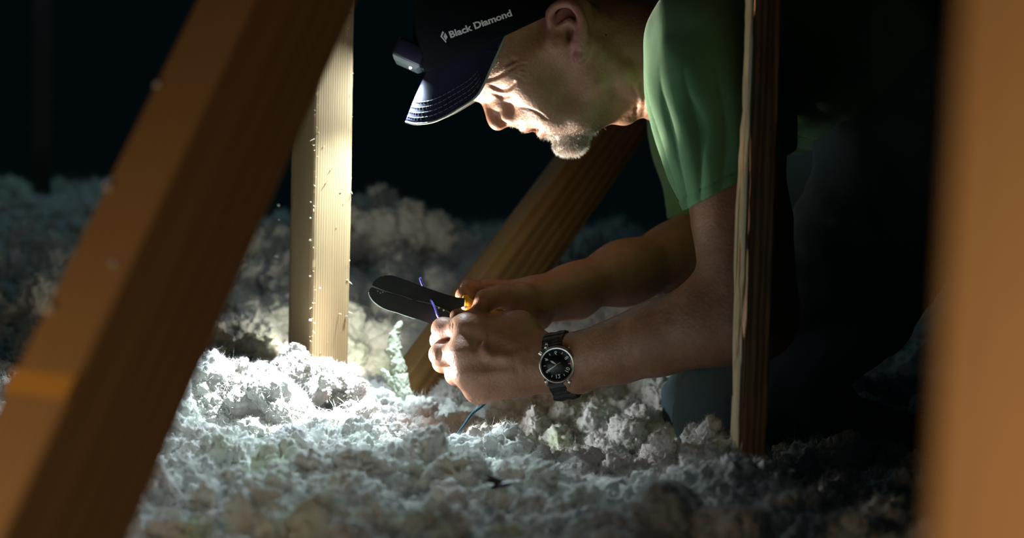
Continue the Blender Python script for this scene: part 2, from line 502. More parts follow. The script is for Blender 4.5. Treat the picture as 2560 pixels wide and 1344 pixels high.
def beam(name, p0, p1, xdir, sx, sy, material, label, cat, rough=0.0, nz_=60, ns=6, bevel=0.0015, seed=1, parent=None):
    """a sawn timber from p0 to p1 (world); local X along xdir; rough = depth of the torn fibres on its arrises"""
    p0, p1 = np.asarray(p0, float), np.asarray(p1, float)
    z = p1 - p0; L = np.linalg.norm(z); z /= L
    x = np.asarray(xdir, float); x = x - z * (x @ z); x /= np.linalg.norm(x); y = np.cross(z, x)
    # section outline with small arris bevels, ns points per side
    hx, hy, bv = sx / 2, sy / 2, bevel
    ring = []
    for (ax, ay), (bx, by) in (((-hx + bv, -hy), (hx - bv, -hy)), ((hx, -hy + bv), (hx, hy - bv)), ((hx - bv, hy), (-hx + bv, hy)), ((-hx, hy - bv), (-hx, -hy + bv))):
        for k in range(ns): t = k / (ns - 1); ring.append((ax + (bx - ax) * t, ay + (by - ay) * t))
    ring = np.array(ring); m = len(ring)
    zz = np.linspace(0, L, nz_)
    V = np.zeros((nz_, m, 3)); V[:, :, :2] = ring[None]; V[:, :, 2] = zz[:, None]
    if rough:
        q = V.reshape(-1, 3)
        n1_ = fbm(np.stack([q[:, 0] * 350, q[:, 1] * 350, q[:, 2] * 9], 1), seed, 3)
        n2_ = fbm(np.stack([q[:, 0] * 500, q[:, 1] * 500, q[:, 2] * 60], 1), seed + 5, 2)
        nrm = q[:, :2] / (np.array([hx, hy])); am = np.abs(nrm).max(1, keepdims=True)
        nrm = np.where(np.abs(nrm) >= am * 0.97, np.sign(nrm), 0)
        q[:, :2] += nrm * (rough * (0.8 * n1_ + 0.35 * n2_ - 0.15))[:, None]
    v = V.reshape(-1, 3)
    fs = []
    for i in range(nz_ - 1):
        for k in range(m): fs.append((i * m + k, i * m + (k + 1) % m, (i + 1) * m + (k + 1) % m, (i + 1) * m + k))
    me = bpy.data.meshes.new(name)
    fs += [tuple(range(m))[::-1], tuple((nz_ - 1) * m + k for k in range(m))]
    me.from_pydata([tuple(q) for q in v], [], fs); me.update()
    if rough: me.polygons.foreach_set('use_smooth', np.ones(len(me.polygons), dtype=bool))
    me.materials.append(material)
    o = bpy.data.objects.new(name, me); COL.objects.link(o)
    o.matrix_world = Matrix(((x[0], y[0], z[0], p0[0]), (x[1], y[1], z[1], p0[1]), (x[2], y[2], z[2], p0[2]), (0, 0, 0, 1)))
    if rough: me.set_sharp_from_angle(angle=math.radians(50))
    if label: tag(o, label, cat)
    return o, x, y


def rot2(deg): a = math.radians(deg); return np.array([math.cos(a), math.sin(a), 0])


FLOOR_Z = -0.42
# the lit stud: near arris at pixel x 780
kx = P(779, 620, 1.660)
lx = rot2(24); ly = np.array([-lx[1], lx[0], 0])             # lx along the lit narrow face, ly along the shaded wide face
ctr = kx + lx * 0.0235 + ly * 0.049
stud_base = np.array([ctr[0], ctr[1], FLOOR_Z]); stud_top = np.array([ctr[0], ctr[1], 0.62])
stud, _, _ = beam('wall_stud', stud_base, stud_top, lx, 0.047, 0.098, M['stud'],
                  'pale pine stud lit by the head torch, rising out of the white wool', 'stud', rough=0.0007, nz_=240, ns=9, seed=3)

# torn fibres and wool bits clinging to the stud
mb = MB(); rs = random.Random(5)
for k in range(85):
    z_ = -0.25 + 0.5 * rs.random() ** 1.6; side = rs.random()
    if side < 0.5: q = kx + lx * (0.001 + 0.003 * rs.random()) - ly * 0.0006
    elif side < 0.8: q = kx + lx * (0.047 * rs.random()) - ly * 0.0006
    else: q = kx + lx * 0.0472 + ly * 0.002
    q = np.array([q[0], q[1], z_]); d_ = np.array([rs.uniform(-1, 1), rs.uniform(-1.2, 0.1), rs.uniform(-0.6, 0.8)])
    ln = rs.uniform(0.001, 0.006)
    mb.tube([q, q + d_ * ln * 0.5, q + d_ * ln + np.array([0, 0, rs.uniform(-.002, .002)])], [0.0005, 0.0004, 0.0001], 4)
o = mb.build('splinters', M['splinter'], None); o['kind'] = 'stuff'
o.parent = stud; o.matrix_parent_inverse = stud.matrix_world.inverted()

# the split board at the right, in front of the man
pb = P(1868, 620, 1.325)
px_ = rot2(2.0); py_ = np.array([-px_[1], px_[0], 0])
pc = pb + px_ * 0.0125 + py_ * 0.025
post, _, _ = beam('truss_post', (pc[0], pc[1], FLOOR_Z), (pc[0] , pc[1], 0.5), px_, 0.025, 0.050, M['post'],
                  'narrow dark upright board with a splintered pale left edge, before the arm', 'post', rough=0.0022, nz_=260, ns=8, seed=11)
mb = MB(); rs = random.Random(9)
for k in range(64):
    z_ = rs.uniform(-0.30, 0.36); ln = rs.uniform(0.05, 0.16)
    q = pb + py_ * rs.uniform(0.0, 0.04) - px_ * 0.001
    w_ = rs.uniform(0.0010, 0.0030)
    pts = [np.array([q[0] - rs.uniform(0, .0015), q[1], z_ + ln * t]) for t in (0, .3, .7, 1)]
    mb.tube(pts, [0.0003, w_, w_, 0.0003], 5)
o = mb.build('splinters', M['splinter'], None); o['kind'] = 'stuff'
o.parent = post; o.matrix_parent_inverse = post.matrix_world.inverted()

# the blurred diagonal web member near the lens, left
a_ = P(62, 1400, 0.76); b_ = P(775, -160, 0.96)
beam('diagonal_truss_beam', a_ + (a_ - b_) * 0.25, b_ + (b_ - a_) * 0.12, (0.93, -0.36, 0.12), 0.045, 0.090, M['beam'],
     'amber diagonal truss timber crossing the left foreground out of focus', 'beam', nz_=4, ns=2, bevel=0.002)
DIAG = bpy.data.objects['diagonal_truss_beam']
bpy.context.view_layer.update()
_L = (b_ - a_); _d0 = a_ - _L * 0.25; _len = np.linalg.norm(_L)
_t = float((P(95, 1000, 0.79) - _d0) @ (_L / _len))
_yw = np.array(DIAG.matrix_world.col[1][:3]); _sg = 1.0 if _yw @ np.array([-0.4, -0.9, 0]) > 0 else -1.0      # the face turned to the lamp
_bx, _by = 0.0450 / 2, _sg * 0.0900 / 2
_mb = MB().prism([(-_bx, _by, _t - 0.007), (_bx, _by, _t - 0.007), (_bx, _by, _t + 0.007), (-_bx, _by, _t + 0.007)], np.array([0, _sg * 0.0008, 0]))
_o = _mb.build('band', M['band'], None); _o.parent = DIAG; _o['label'] = 'bright amber band across the timber'
# the blurred upright at the right edge
q = P(2440, 672, 0.43); nf = np.array([-0.42, -0.9, 0]); xf = np.array([0.9, -0.42, 0])
ct = P(2330, 672, 0.365) + xf * 0.047 - nf / np.linalg.norm(nf) * 0.02
beam('foreground_post', (ct[0] - 0.006, ct[1], -0.5), (ct[0] + 0.012, ct[1], 0.4), xf, 0.095, 0.038, M['beam'],
     'amber upright timber filling the right edge, far out of focus', 'post', nz_=4, ns=2, bevel=0.002)
# brace behind the hands
a_ = P(1040, 1000, 1.86); b_ = P(1478, 400, 2.12)
beam('diagonal_brace', a_ + (a_ - b_) * 0.25, b_ + (b_ - a_) * 1.1, (0.75, -0.55, 0.3), 0.045, 0.085, M['brace'],
     'golden slanting brace behind the hands, its foot in the wool', 'beam', rough=0.0006, nz_=60, ns=5, seed=21)
# faint upright far left
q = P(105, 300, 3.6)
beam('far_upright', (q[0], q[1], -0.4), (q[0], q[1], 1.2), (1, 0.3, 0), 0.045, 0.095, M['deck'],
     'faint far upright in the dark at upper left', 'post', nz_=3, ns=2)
# joist ends at the left
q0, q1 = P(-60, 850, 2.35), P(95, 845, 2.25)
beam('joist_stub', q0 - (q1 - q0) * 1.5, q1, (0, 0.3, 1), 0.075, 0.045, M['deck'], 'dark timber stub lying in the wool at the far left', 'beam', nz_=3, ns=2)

# ------------------------------------------------------------------ the attic floor and roof
mb = MB(); z_ = FLOOR_Z
mb.prism([(-3.2, 0.15, z_), (3.2, 0.15, z_), (3.2, 5.2, z_), (-3.2, 5.2, z_)], np.array([0, 0, -0.02]))
tag(mb.build('floor', M['deck']), kind='structure')

# ------------------------------------------------------------------ loose wool
CP = [(860, 1000, 1.62), (800, 965, 1.63), (740, 925, 1.64), (690, 930, 1.66), (600, 990, 1.55), (480, 985, 1.52), (560, 1090, 1.42), (700, 1150, 1.36), (940, 1040, 1.58),
      (1040, 1100, 1.56), (1150, 1175, 1.52), (1290, 1150, 1.60), (1230, 1110, 1.66), (1400, 1100, 1.7), (1500, 1115, 1.62), (1350, 1190, 1.5), (1700, 1130, 1.5), (1840, 1140, 1.37), (1770, 1115, 1.42),
      (1480, 1190, 1.34), (1000, 1230, 1.22), (600, 1250, 1.22), (400, 1300, 1.16), (1300, 1350, 1.06), (1700, 1310, 1.12), (2100, 1325, 1.25), (2000, 1365, 1.1),
      (2320, 1250, 1.3), (2500, 1250, 1.5), (600, 850, 2.0), (640, 630, 2.65), (950, 575, 2.75), (900, 730, 2.2), (1150, 740, 2.3), (1370, 660, 2.5), (1300, 690, 2.3), (1450, 815, 1.98),
      (1560, 800, 1.92), (50, 650, 2.8), (30, 520, 3.6), (200, 860, 2.1), (980, 1010, 1.80), (900, 965, 1.8), (1200, 1035, 1.86), (1060, 1060, 1.80), (1130, 1065, 1.76), (1600, 1000, 1.75), (2100, 1000, 2.2),
      (2100, 800, 3.2), (1700, 800, 3.0), (700, 1450, 1.0), (1300, 1500, 0.95), (1900, 1500, 0.95), (-200, 1000, 1.7), (2800, 1000, 2.2), (1350, 720, 3.6), (1000, 680, 3.6), (520, 870, 1.8)]
CW = np.array([P(*q) for q in CP])

# dips: below the wire, at the foot of the brace, before the knee
HOLLOWS = [(P(1200, 1060, 1.60), 0.075, 0.034), (P(1075, 1010, 1.78), 0.07, 0.034), (P(1560, 1080, 1.58), 0.08, 0.018)]


def ground(x, y):
    q = np.stack([x, y], 1)
    d2 = ((q[:, None, :] - CW[None, :, :2]) ** 2).sum(2)
    w = np.exp(-d2 / (2 * 0.11 ** 2)) + 2e-3 / (d2 + 0.02)
    h = (w * CW[None, :, 2]).sum(1) / w.sum(1)
    qq = np.stack([x * 11, y * 11, x * 0], 1)
    for (dx, dy, _), rr, dp in HOLLOWS: h = h - dp * np.exp(-((x - dx) ** 2 + (y - dy) ** 2) / (rr * rr))
    return np.maximum(h - 0.022 + 0.030 * fbm(qq, 50, 3), FLOOR_Z + 0.02)


# bed
gx = np.linspace(-1.9, 1.9, 230); gy = np.linspace(0.72, 4.6, 240)
X, Y = np.meshgrid(gx, gy, indexing='ij')
H = ground(X.ravel(), Y.ravel())
bedv = np.stack([X.ravel(), Y.ravel(), H], 1)
ii = np.arange(230 * 240).reshape(230, 240)
bedf = np.stack([ii[:-1, :-1], ii[1:, :-1], ii[1:, 1:], ii[:-1, 1:]], -1).reshape(-1, 4)

# tuft shapes: lumpy torn clumps
def ico(sub):
    bm = bmesh.new(); bmesh.ops.create_icosphere(bm, subdivisions=sub, radius=1)
    v = np.array([q.co[:] for q in bm.verts]); f = np.array([[q.index for q in fc.verts] for fc in bm.faces]); bm.free(); return v, f


tuft_col = bpy.data.collections.new('wool_tufts')
iv, if_ = ico(5)
NT = 14
for k in range(NT):
    v = iv * np.array([1.0, rng.uniform(0.7, 1.1), rng.uniform(0.6, 0.95)])
    s0 = k * 31
    wrp = np.stack([fbm(iv * 1.3 + 5, s0 + j, 2) for j in (1, 2, 3)], 1)
    v = v + 0.24 * wrp
    w1 = worley(iv * 1.5 + 0.3 * wrp + 9.1 * k, s0 + 7); w2 = worley(iv * 3.3 + 0.5 * wrp + 3.7 * k, s0 + 8); w3 = worley(iv * 7.5 + 0.8 * wrp + k, s0 + 9)
    r_ = 0.62 + 0.42 * np.clip(1 - w1 ** 2 * 1.1, 0, 1) + 0.36 * np.clip(1 - w2 ** 2 * 1.15, 0, 1) + 0.20 * np.clip(1 - w3 ** 2 * 1.1, 0, 1) + 0.05 * fbm(iv * 12, s0 + 4, 2)
    v = v * r_[:, None]
    # loose fibres standing out of the clump
    nf_ = 1300; pick = rng.integers(0, len(v), nf_); b0 = v[pick]; dr = iv[pick] + rng.normal(0, 0.7, (nf_, 3)); dr /= np.linalg.norm(dr, axis=1, keepdims=True)
    side = np.cross(dr, rng.normal(0, 1, (nf_, 3))); side /= np.linalg.norm(side, axis=1, keepdims=True)
    ln_ = rng.uniform(0.10, 0.36, (nf_, 1)); bend = rng.normal(0, 0.6, (nf_, 3)); th_ = 0.0075
    fv = np.stack([b0 - side * th_ - dr * 0.05, b0 + side * th_ - dr * 0.05, b0 + (dr + 0.4 * bend) * ln_ * 0.55 + side * th_, b0 + (dr + 0.4 * bend) * ln_ * 0.55 - side * th_, b0 + (dr + bend) * ln_], 1).reshape(-1, 3)
    ff = (np.array([[0, 1, 2], [0, 2, 3], [3, 2, 4]])[None] + len(v) + 5 * np.arange(nf_)[:, None, None]).reshape(-1, 3)
    v = np.concatenate([v, fv]); if_k = np.concatenate([if_, ff])
    me = bpy.data.meshes.new('wool_tuft'); me.vertices.add(len(v)); me.vertices.foreach_set('co', (v * 0.9).astype(np.float32).ravel())
    me.loops.add(len(if_k) * 3); me.loops.foreach_set('vertex_index', if_k.astype(np.int32).ravel()); me.polygons.add(len(if_k))
    me.polygons.foreach_set('loop_start', np.arange(0, len(if_k) * 3, 3, dtype=np.int32)); me.update(calc_edges=True)
    me.polygons.foreach_set('use_smooth', np.ones(len(if_k), dtype=bool)); me.materials.append(M['wool'])
    t_ = bpy.data.objects.new('wool_tuft.%03d' % k, me); tuft_col.objects.link(t_)

pts, scl = [], []
y = 0.80
while y < 4.4:
    st = 0.0125 if y < 1.0 else (0.0115 if y < 1.8 else 0.011 + (y - 1.8) * 0.016)
    half = 0.37 * y + 0.42
    x = -half
    while x < half:
        pts.append((x + rng.uniform(-.5, .5) * st, y + rng.uniform(-.5, .5) * st)); 
        base = 0.0105 if y < 1.8 else 0.0105 + (y - 1.8) * 0.012
        scl.append(base * (0.55 + 1.9 * rng.random() ** 3.0)); x += st * 1.15
    y += st * 1.15
pts = np.array(pts); scl = np.array(scl)
h = ground(pts[:, 0], pts[:, 1])
pz = h + scl * (rng.random(len(scl)) * 1.3 - 0.2) + 0.010 * np.clip(fbm(np.stack([pts[:, 0] * 22, pts[:, 1] * 22, 0 * h], 1), 90, 2), -1, 1)
keep = np.ones(len(pts), bool)
# heaps piled against the stud, and a mound before the post
def heap(px, py, d, n, sx, sz, s0, s1):
    q = P(px, py, d); out, sc_ = [], []
    for _ in range(n):
        out.append(q + np.array([rng.normal() * sx, rng.normal() * sx, rng.normal() * sz])); sc_.append(rng.uniform(s0, s1))
    return out, sc_
ex, es = [], []
for args in ((740, 925, 1.645, 40, 0.012, 0.010, 0.006, 0.011), (752, 895, 1.655, 10, 0.006, 0.008, 0.004, 0.008), (815, 960, 1.63, 40, 0.016, 0.008, 0.006, 0.012),
             (1790, 1120, 1.40, 40, 0.016, 0.010, 0.008, 0.013), (1845, 1140, 1.36, 20, 0.012, 0.008, 0.008, 0.012), (650, 960, 1.6, 50, 0.03, 0.008, 0.007, 0.012),
             (955, 590, 2.62, 110, 0.055, 0.028, 0.015, 0.03), (640, 640, 2.5, 40, 0.05, 0.02, 0.015, 0.028), (1370, 640, 2.5, 14, 0.015, 0.015, 0.012, 0.02)):
    a, b2 = heap(*args); ex += a; es += b2
allp = np.concatenate([np.column_stack([pts, pz])[keep], np.array(ex)]); alls = np.concatenate([scl[keep], np.array(es)])
npnt = len(allp)
verts = np.concatenate([bedv, allp])
me = bpy.data.meshes.new('loose_wool_insulation')
me.vertices.add(len(verts)); me.vertices.foreach_set('co', verts.astype(np.float32).ravel())
me.loops.add(len(bedf) * 4); me.loops.foreach_set('vertex_index', bedf.astype(np.int32).ravel()); me.polygons.add(len(bedf))
me.polygons.foreach_set('loop_start', np.arange(0, len(bedf) * 4, 4, dtype=np.int32)); me.update(calc_edges=True)
me.polygons.foreach_set('use_smooth', np.ones(len(bedf), dtype=bool)); me.materials.append(M['wool'])
nb_ = len(bedv)
def attr(nm, ty, data, field):
    a = me.attributes.new(nm, ty, 'POINT'); a.data.foreach_set(field, data)
attr('is_tuft', 'BOOLEAN', np.concatenate([np.zeros(nb_, bool), np.ones(npnt, bool)]), 'value')
attr('tuft_scale', 'FLOAT', np.concatenate([np.zeros(nb_), alls]).astype(np.float32), 'value')
rot = np.zeros((nb_ + npnt, 3), np.float32); rot[nb_:] = rng.uniform(0, 6.283, (npnt, 3))
attr('tuft_rot', 'FLOAT_VECTOR', rot.ravel(), 'vector')
attr('tuft_id', 'INT', np.concatenate([np.zeros(nb_, int), rng.integers(0, NT, npnt)]).astype(np.int32), 'value')
wool = bpy.data.objects.new('loose_wool_insulation', me); COL.objects.link(wool)
tag(wool, 'fluffy white loose-fill wool covering the whole attic floor', 'insulation', kind='stuff')
ng = bpy.data.node_groups.new('scatter_tufts', 'GeometryNodeTree')
ng.interface.new_socket('Geometry', in_out='INPUT', socket_type='NodeSocketGeometry'); ng.interface.new_socket('Geometry', in_out='OUTPUT', socket_type='NodeSocketGeometry')
N_, L_ = ng.nodes, ng.links
gi, go = N_.new('NodeGroupInput'), N_.new('NodeGroupOutput')
ip = N_.new('GeometryNodeInstanceOnPoints'); ci = N_.new('GeometryNodeCollectionInfo')
ci.inputs['Collection'].default_value = tuft_col; ci.inputs['Separate Children'].default_value = True; ci.inputs['Reset Children'].default_value = True
def na(nm, ty):
    q = N_.new('GeometryNodeInputNamedAttribute'); q.data_type = ty; q.inputs['Name'].default_value = nm; return q.outputs['Attribute']
L_.new(gi.outputs[0], ip.inputs['Points']); L_.new(na('is_tuft', 'BOOLEAN'), ip.inputs['Selection']); L_.new(ci.outputs[0], ip.inputs['Instance'])
ip.inputs['Pick Instance'].default_value = True; L_.new(na('tuft_id', 'INT'), ip.inputs['Instance Index'])
er = N_.new('FunctionNodeEulerToRotation'); L_.new(na('tuft_rot', 'FLOAT_VECTOR'), er.inputs[0]); L_.new(er.outputs[0], ip.inputs['Rotation'])
L_.new(na('tuft_scale', 'FLOAT'), ip.inputs['Scale'])
jn = N_.new('GeometryNodeJoinGeometry'); L_.new(gi.outputs[0], jn.inputs[0]); L_.new(ip.outputs[0], jn.inputs[0]); L_.new(jn.outputs[0], go.inputs[0])
md = wool.modifiers.new('scatter_tufts', 'NODES'); md.node_group = ng
print('tufts', npnt)

# wool flecks caught on the timbers
for px, py, r_, lx_ in ((258, 512, 0.0020, -0.018), (75, 855, 0.0028, -0.018), (400, 190, 0.0018, -0.019), (290, 770, 0.0016, 0.012)):
    src = tuft_col.objects['wool_tuft.%03d' % (px % NT)]; t_ = float((P(px, py, 0.85) - _d0) @ (_L / _len))
    o = bpy.data.objects.new('wool_fleck', src.data); COL.objects.link(o); o.parent = DIAG
    o.location = (lx_, _sg * 0.046, t_); o.scale = (r_, r_, r_)
bpy.context.view_layer.update()
for k_, (px, py, d_, r_) in enumerate(((697, 512, 1.742, 0.0022), (698, 548, 1.742, 0.0016), (699, 575, 1.742, 0.0015), (692, 640, 1.742, 0.0030), (777, 505, 1.659, 0.0012), (776, 545, 1.659, 0.0012), (775, 600, 1.659, 0.0015),
                                       (775, 690, 1.659, 0.0013), (776, 800, 1.659, 0.0020), (868, 700, 1.68, 0.0013), (866, 790, 1.68, 0.0016), (800, 720, 1.659, 0.0012))):
    src = tuft_col.objects['wool_tuft.%03d' % (k_ % NT)]
    o = bpy.data.objects.new('wool_fleck', src.data); COL.objects.link(o); o.parent = stud
    o.matrix_parent_inverse = stud.matrix_world.inverted(); o.matrix_world = Matrix.Translation(Vector(P(px, py, d_))) @ Matrix.Scale(r_ * 0.75, 4)

# ------------------------------------------------------------------ the man
def hp(px, py, lat=0.0):
    """head point: pixel and millimetres towards the camera from the mid plane"""
    return c(px, py, DM - lat / 1000.0)


mm = 0.001
FW = np.array([-0.67, -0.74, 0]); UP = np.array([-0.74, 0.67, 0]); LT = np.array([0, 0, -1.0])
B = Field(mid=DM)
# cranium, forehead, face mass
B.ell(hp(1284, 34), (98 * mm, 88 * mm, 75 * mm), (FW, UP, LT), k=0.01, sym=True)
B.ell(hp(1222, 122), (58 * mm, 60 * mm, 62 * mm), (FW, UP, LT), k=0.03, sym=True)
B.ell(hp(1345, 175), (50 * mm, 66 * mm, 54 * mm), (FW, UP, LT), k=0.025, sym=True)       # face core
B.ell(hp(1390, 238), (35 * mm, 40 * mm, 38 * mm), (FW, UP, LT), k=0.025, sym=True)       # muzzle
B.cone(hp(1284, 165, 50), hp(1380, 110, 61), 13 * mm, 10 * mm, k=0.02, sym=True)         # cheekbone and arch
B.ell(hp(1303, 196, 40), (16 * mm, 19 * mm, 17 * mm), (FW, UP, LT), k=0.022, sym=True)   # cheek
B.ell(hp(1348, 240, 34), (18 * mm, 26 * mm, 18 * mm), (FW, UP, LT), k=0.022, sym=True)
# jaw
B.chain([hp(1420, 343, 8), hp(1452, 290, 34), hp(1496, 206, 54), hp(1462, 130, 61)], [15 * mm, 13 * mm, 11 * mm, 9 * mm], k=0.022, sym=True)
B.ell(hp(1417, 345, 5), (17 * mm, 18 * mm, 18 * mm), (FW, UP, LT), k=0.010, sym=True)    # chin
B.ell(hp(1440, 354, 6), (12 * mm, 12 * mm, 16 * mm), (FW, UP, LT), k=0.010, sym=True)
B.ell(hp(1478, 262, 8), (24 * mm, 26 * mm, 30 * mm), (FW, UP, LT), k=0.025, sym=True)    # floor of the mouth
# brow
B.chain([hp(1188, 186, 4), hp(1212, 160, 24), hp(1252, 132, 44), hp(1280, 132, 53)], [9 * mm, 9 * mm, 7 * mm, 6 * mm], k=0.014, sym=True)
# eyeball mass, lids, bag
B.ell(hp(1222, 208, 24), (6 * mm, 8 * mm, 7 * mm), (FW, UP, LT), k=0.012, mode='s', sym=True)
B.ell(hp(1252, 186, 31), (14 * mm, 14 * mm, 14 * mm), (FW, UP, LT), k=0.006, sym=True)
B.chain([hp(1213, 193, 22), hp(1228, 185, 34), hp(1258, 168, 43), hp(1282, 160, 48)], [4.0 * mm, 5.0 * mm, 5.4 * mm, 4 * mm], k=0.006, sym=True)   # upper lid, lowered
B.chain([hp(1222, 213, 21), hp(1243, 207, 33), hp(1266, 194, 41), hp(1284, 180, 47)], [3.4 * mm, 5.2 * mm, 6.0 * mm, 3.4 * mm], k=0.006, sym=True)  # lower lid and bag
# nose
B.chain([hp(1211, 218), hp(1217, 240), hp(1227, 268), hp(1237, 292), hp(1243, 304)], [7.5 * mm, 6.4 * mm, 6.6 * mm, 8.2 * mm, 9.6 * mm], k=0.007, sym=True)
B.chain([hp(1240, 222, 9), hp(1256, 256, 11), hp(1272, 280, 11)], [9 * mm, 9.5 * mm, 8 * mm], k=0.010, sym=True)     # side walls
B.ell(hp(1273, 288, 13.5), (8.0 * mm, 9.5 * mm, 6.0 * mm), ((-0.45, -0.9, 0), (-0.9, 0.45, 0), LT), k=0.0045, sym=True)     # wing
B.cone(hp(1248, 308), hp(1276, 294), 5.5 * mm, 6 * mm, k=0.006, sym=True)                                    # columella
B.ell(hp(1264, 308, 8.5), (4.2 * mm, 5.5 * mm, 3.4 * mm), ((-0.3, -0.95, 0), (-0.95, 0.3, 0), LT), k=0.003, mode='s', sym=True)    # nostril
B.chain([hp(1276, 266, 21), hp(1295, 274, 23), hp(1294, 296, 22)], [0.4 * mm, 0.8 * mm, 0.4 * mm], k=0.004, mode='s', sym=True)    # fold behind the wing
# upper lip, mouth, lower lip
B.chain([hp(1300, 292, 3), hp(1322, 284, 17), hp(1352, 276, 27)], [8.5 * mm, 9 * mm, 9 * mm], k=0.018, sym=True)
B.ell(hp(1380, 282, 22), (13 * mm, 14 * mm, 12 * mm), (FW, UP, LT), k=0.018, sym=True)      # beside the mouth corner
B.ell(hp(1394, 290, 22), (15 * mm, 15 * mm, 14 * mm), (FW, UP, LT), k=0.02, sym=True)
B.chain([hp(1309, 318, 3), hp(1318, 314, 11), hp(1342, 307, 20), hp(1362, 305, 25)], [5.0 * mm, 4.6 * mm, 3.6 * mm, 2.2 * mm], k=0.005, sym=True)
B.chain([hp(1351, 330, 2), hp(1355, 326, 11), hp(1362, 319, 18), hp(1370, 313, 23)], [5.0 * mm, 4.8 * mm, 3.8 * mm, 2.2 * mm], k=0.005, sym=True)
B.chain([hp(1328, 330, 0), hp(1336, 321, 12), hp(1352, 314, 20), hp(1368, 310, 26)], [2.6 * mm, 2.4 * mm, 1.8 * mm, 1.2 * mm], k=0.003, mode='s', sym=True)
B.cone(hp(1374, 356, 0), hp(1384, 346, 14), 3.0 * mm, 2.5 * mm, k=0.010, mode='s', sym=True)                 # dent under the lip
# ear
hx = [(1398, 84, 70), (1378, 58, 74), (1374, 34, 78), (1386, 17, 82), (1405, 8, 85), (1426, 10, 87), (1443, 24, 88), (1454, 46, 88), (1457, 70, 86), (1454, 95, 83), (1451, 118, 80)]
hx = [tuple(q) for q in catmull(hx, 3)]
B.ell(hp(1424, 60, 73), (20 * mm, 27 * mm, 8 * mm), ((-0.95, 0.2, 0), (-0.2, 0.97, 0), LT), k=0.010, sym=True)
B.ell(hp(1416, 56, 83), (15 * mm, 21 * mm, 7 * mm), ((-0.9, 0.3, 0), (-0.3, 0.95, 0), LT), k=0.004, mode='s', sym=True)
B.chain([hp(*q) for q in hx], [2.6 * mm + 1.0 * mm * min(1, i_ / 6) for i_ in range(len(hx))], k=0.0035, sym=True)
B.chain([hp(1398, 66, 77), hp(1422, 52, 83), hp(1440, 62, 84), hp(1444, 88, 82), hp(1440, 108, 79)], [2.2 * mm, 2.8 * mm, 2.8 * mm, 2.6 * mm, 2.6 * mm], k=0.004, sym=True)
B.ell(hp(1422, 92, 76), (7 * mm, 11 * mm, 9 * mm), ((-0.95, 0.2, 0), (-0.2, 0.95, 0), LT), k=0.004, mode='s', sym=True)
B.cone(hp(1404, 100, 74), hp(1410, 112, 74), 4 * mm, 3.4 * mm, k=0.004, sym=True)       # tragus
B.ell(hp(1451, 137, 77), (4.6 * mm, 7.4 * mm, 3.6 * mm), ((-0.96, 0.1, 0), (-0.1, 0.96, 0), LT), k=0.003, sym=True)
# neck
B.cone(hp(1470, 118, 8), hp(1740, 150, 6), 60 * mm, 62 * mm, k=0.03, sym=True)
B.cone(hp(1522, 232, 0), hp(1640, 232, 0), 29 * mm, 27 * mm, k=0.02, sym=True)
B.ell(hp(1561, 292, 0), (11 * mm, 9 * mm, 9 * mm), None, k=0.012, sym=True)             # larynx
B.chain([hp(1482, 120, 64), hp(1560, 190, 58), hp(1640, 262, 30)], [9 * mm, 10 * mm, 8 * mm], k=0.014, sym=True)      # neck muscle
# trunk inside the shirt
B.cone(hp(1810, 150, 60), hp(2080, 130, 75), 75 * mm, 80 * mm, k=0.04, sym=True)
# near (left) arm
SH, EL, WR = c(1775, 130, 1.468), c(1884, 792, 1.428), c(1418, 905, 1.528)
B.chain([SH, c(1826, 380, 1.455), c(1856, 560, 1.445), c(1868, 690, 1.435), EL], [56 * mm, 49 * mm, 44 * mm, 40 * mm, 39 * mm], k=0.03)
B.chain([EL, c(1772, 806, 1.452), c(1640, 846, 1.482), c(1520, 880, 1.508)], [37 * mm, 38 * mm, 33 * mm, 27 * mm], k=0.03)
B.chain([c(1545, 862, 1.500), c(1440, 884, 1.530), c(1372, 892, 1.545)], [24 * mm, 19.0 * mm, 18 * mm], k=0.02)
B.chain([c(1545, 896, 1.500), c(1440, 928, 1.530), c(1372, 935, 1.545)], [24 * mm, 18.0 * mm, 17 * mm], k=0.02)
B.ell(c(1448, 956, 1.520), (9 * mm, 7 * mm, 7 * mm), None, k=0.014)                     # ulna head
# near hand: metacarpals, tendons
kn = [c(1166, 818, 1.547), c(1160, 880, 1.536), c(1170, 936, 1.538), c(1196, 976, 1.550)]
wr = [c(1362, 880, 1.548), c(1364, 900, 1.546), c(1364, 920, 1.547), c(1366, 938, 1.552)]
for i in range(4):
    r1 = (11.4, 12.2, 11.4, 10.4)[i] * mm
    B.cone(kn[i], wr[i], r1, 15 * mm, k=0.016)
    t0 = kn[i] + np.array([0, 0.0, -r1 * 0.80]); t1 = wr[i] + np.array([0, 0, -14 * mm])
    B.cone(t0, t0 * 0.45 + t1 * 0.55, 3.0 * mm, 2.2 * mm, k=0.008)
    B.ell(kn[i] + np.array([0.001, 0, -0.001]), (r1 * 1.05, r1 * 0.95, r1 * 0.98), None, k=0.020)
B.ell(c(1270, 950, 1.565), (40 * mm, 18 * mm, 16 * mm), ((-1, -0.1, 0), (-0.1, 1, 0), LT), k=0.018)   # little-finger side
B.ell(c(1222, 848, 1.5185), (12 * mm, 5 * mm, 5 * mm), ((-0.95, -0.3, 0), (-0.3, 0.95, 0), LT), k=0.016, mode='s')      # hollows between the tendons
B.ell(c(1228, 908, 1.514), (12 * mm, 4 * mm, 4 * mm), None, k=0.014, mode='s')
B.ell(c(1335, 866, 1.516), (10 * mm, 10 * mm, 5 * mm), ((0.8, 0.5, 0), (-0.5, 0.8, 0), LT), k=0.018, mode='s')
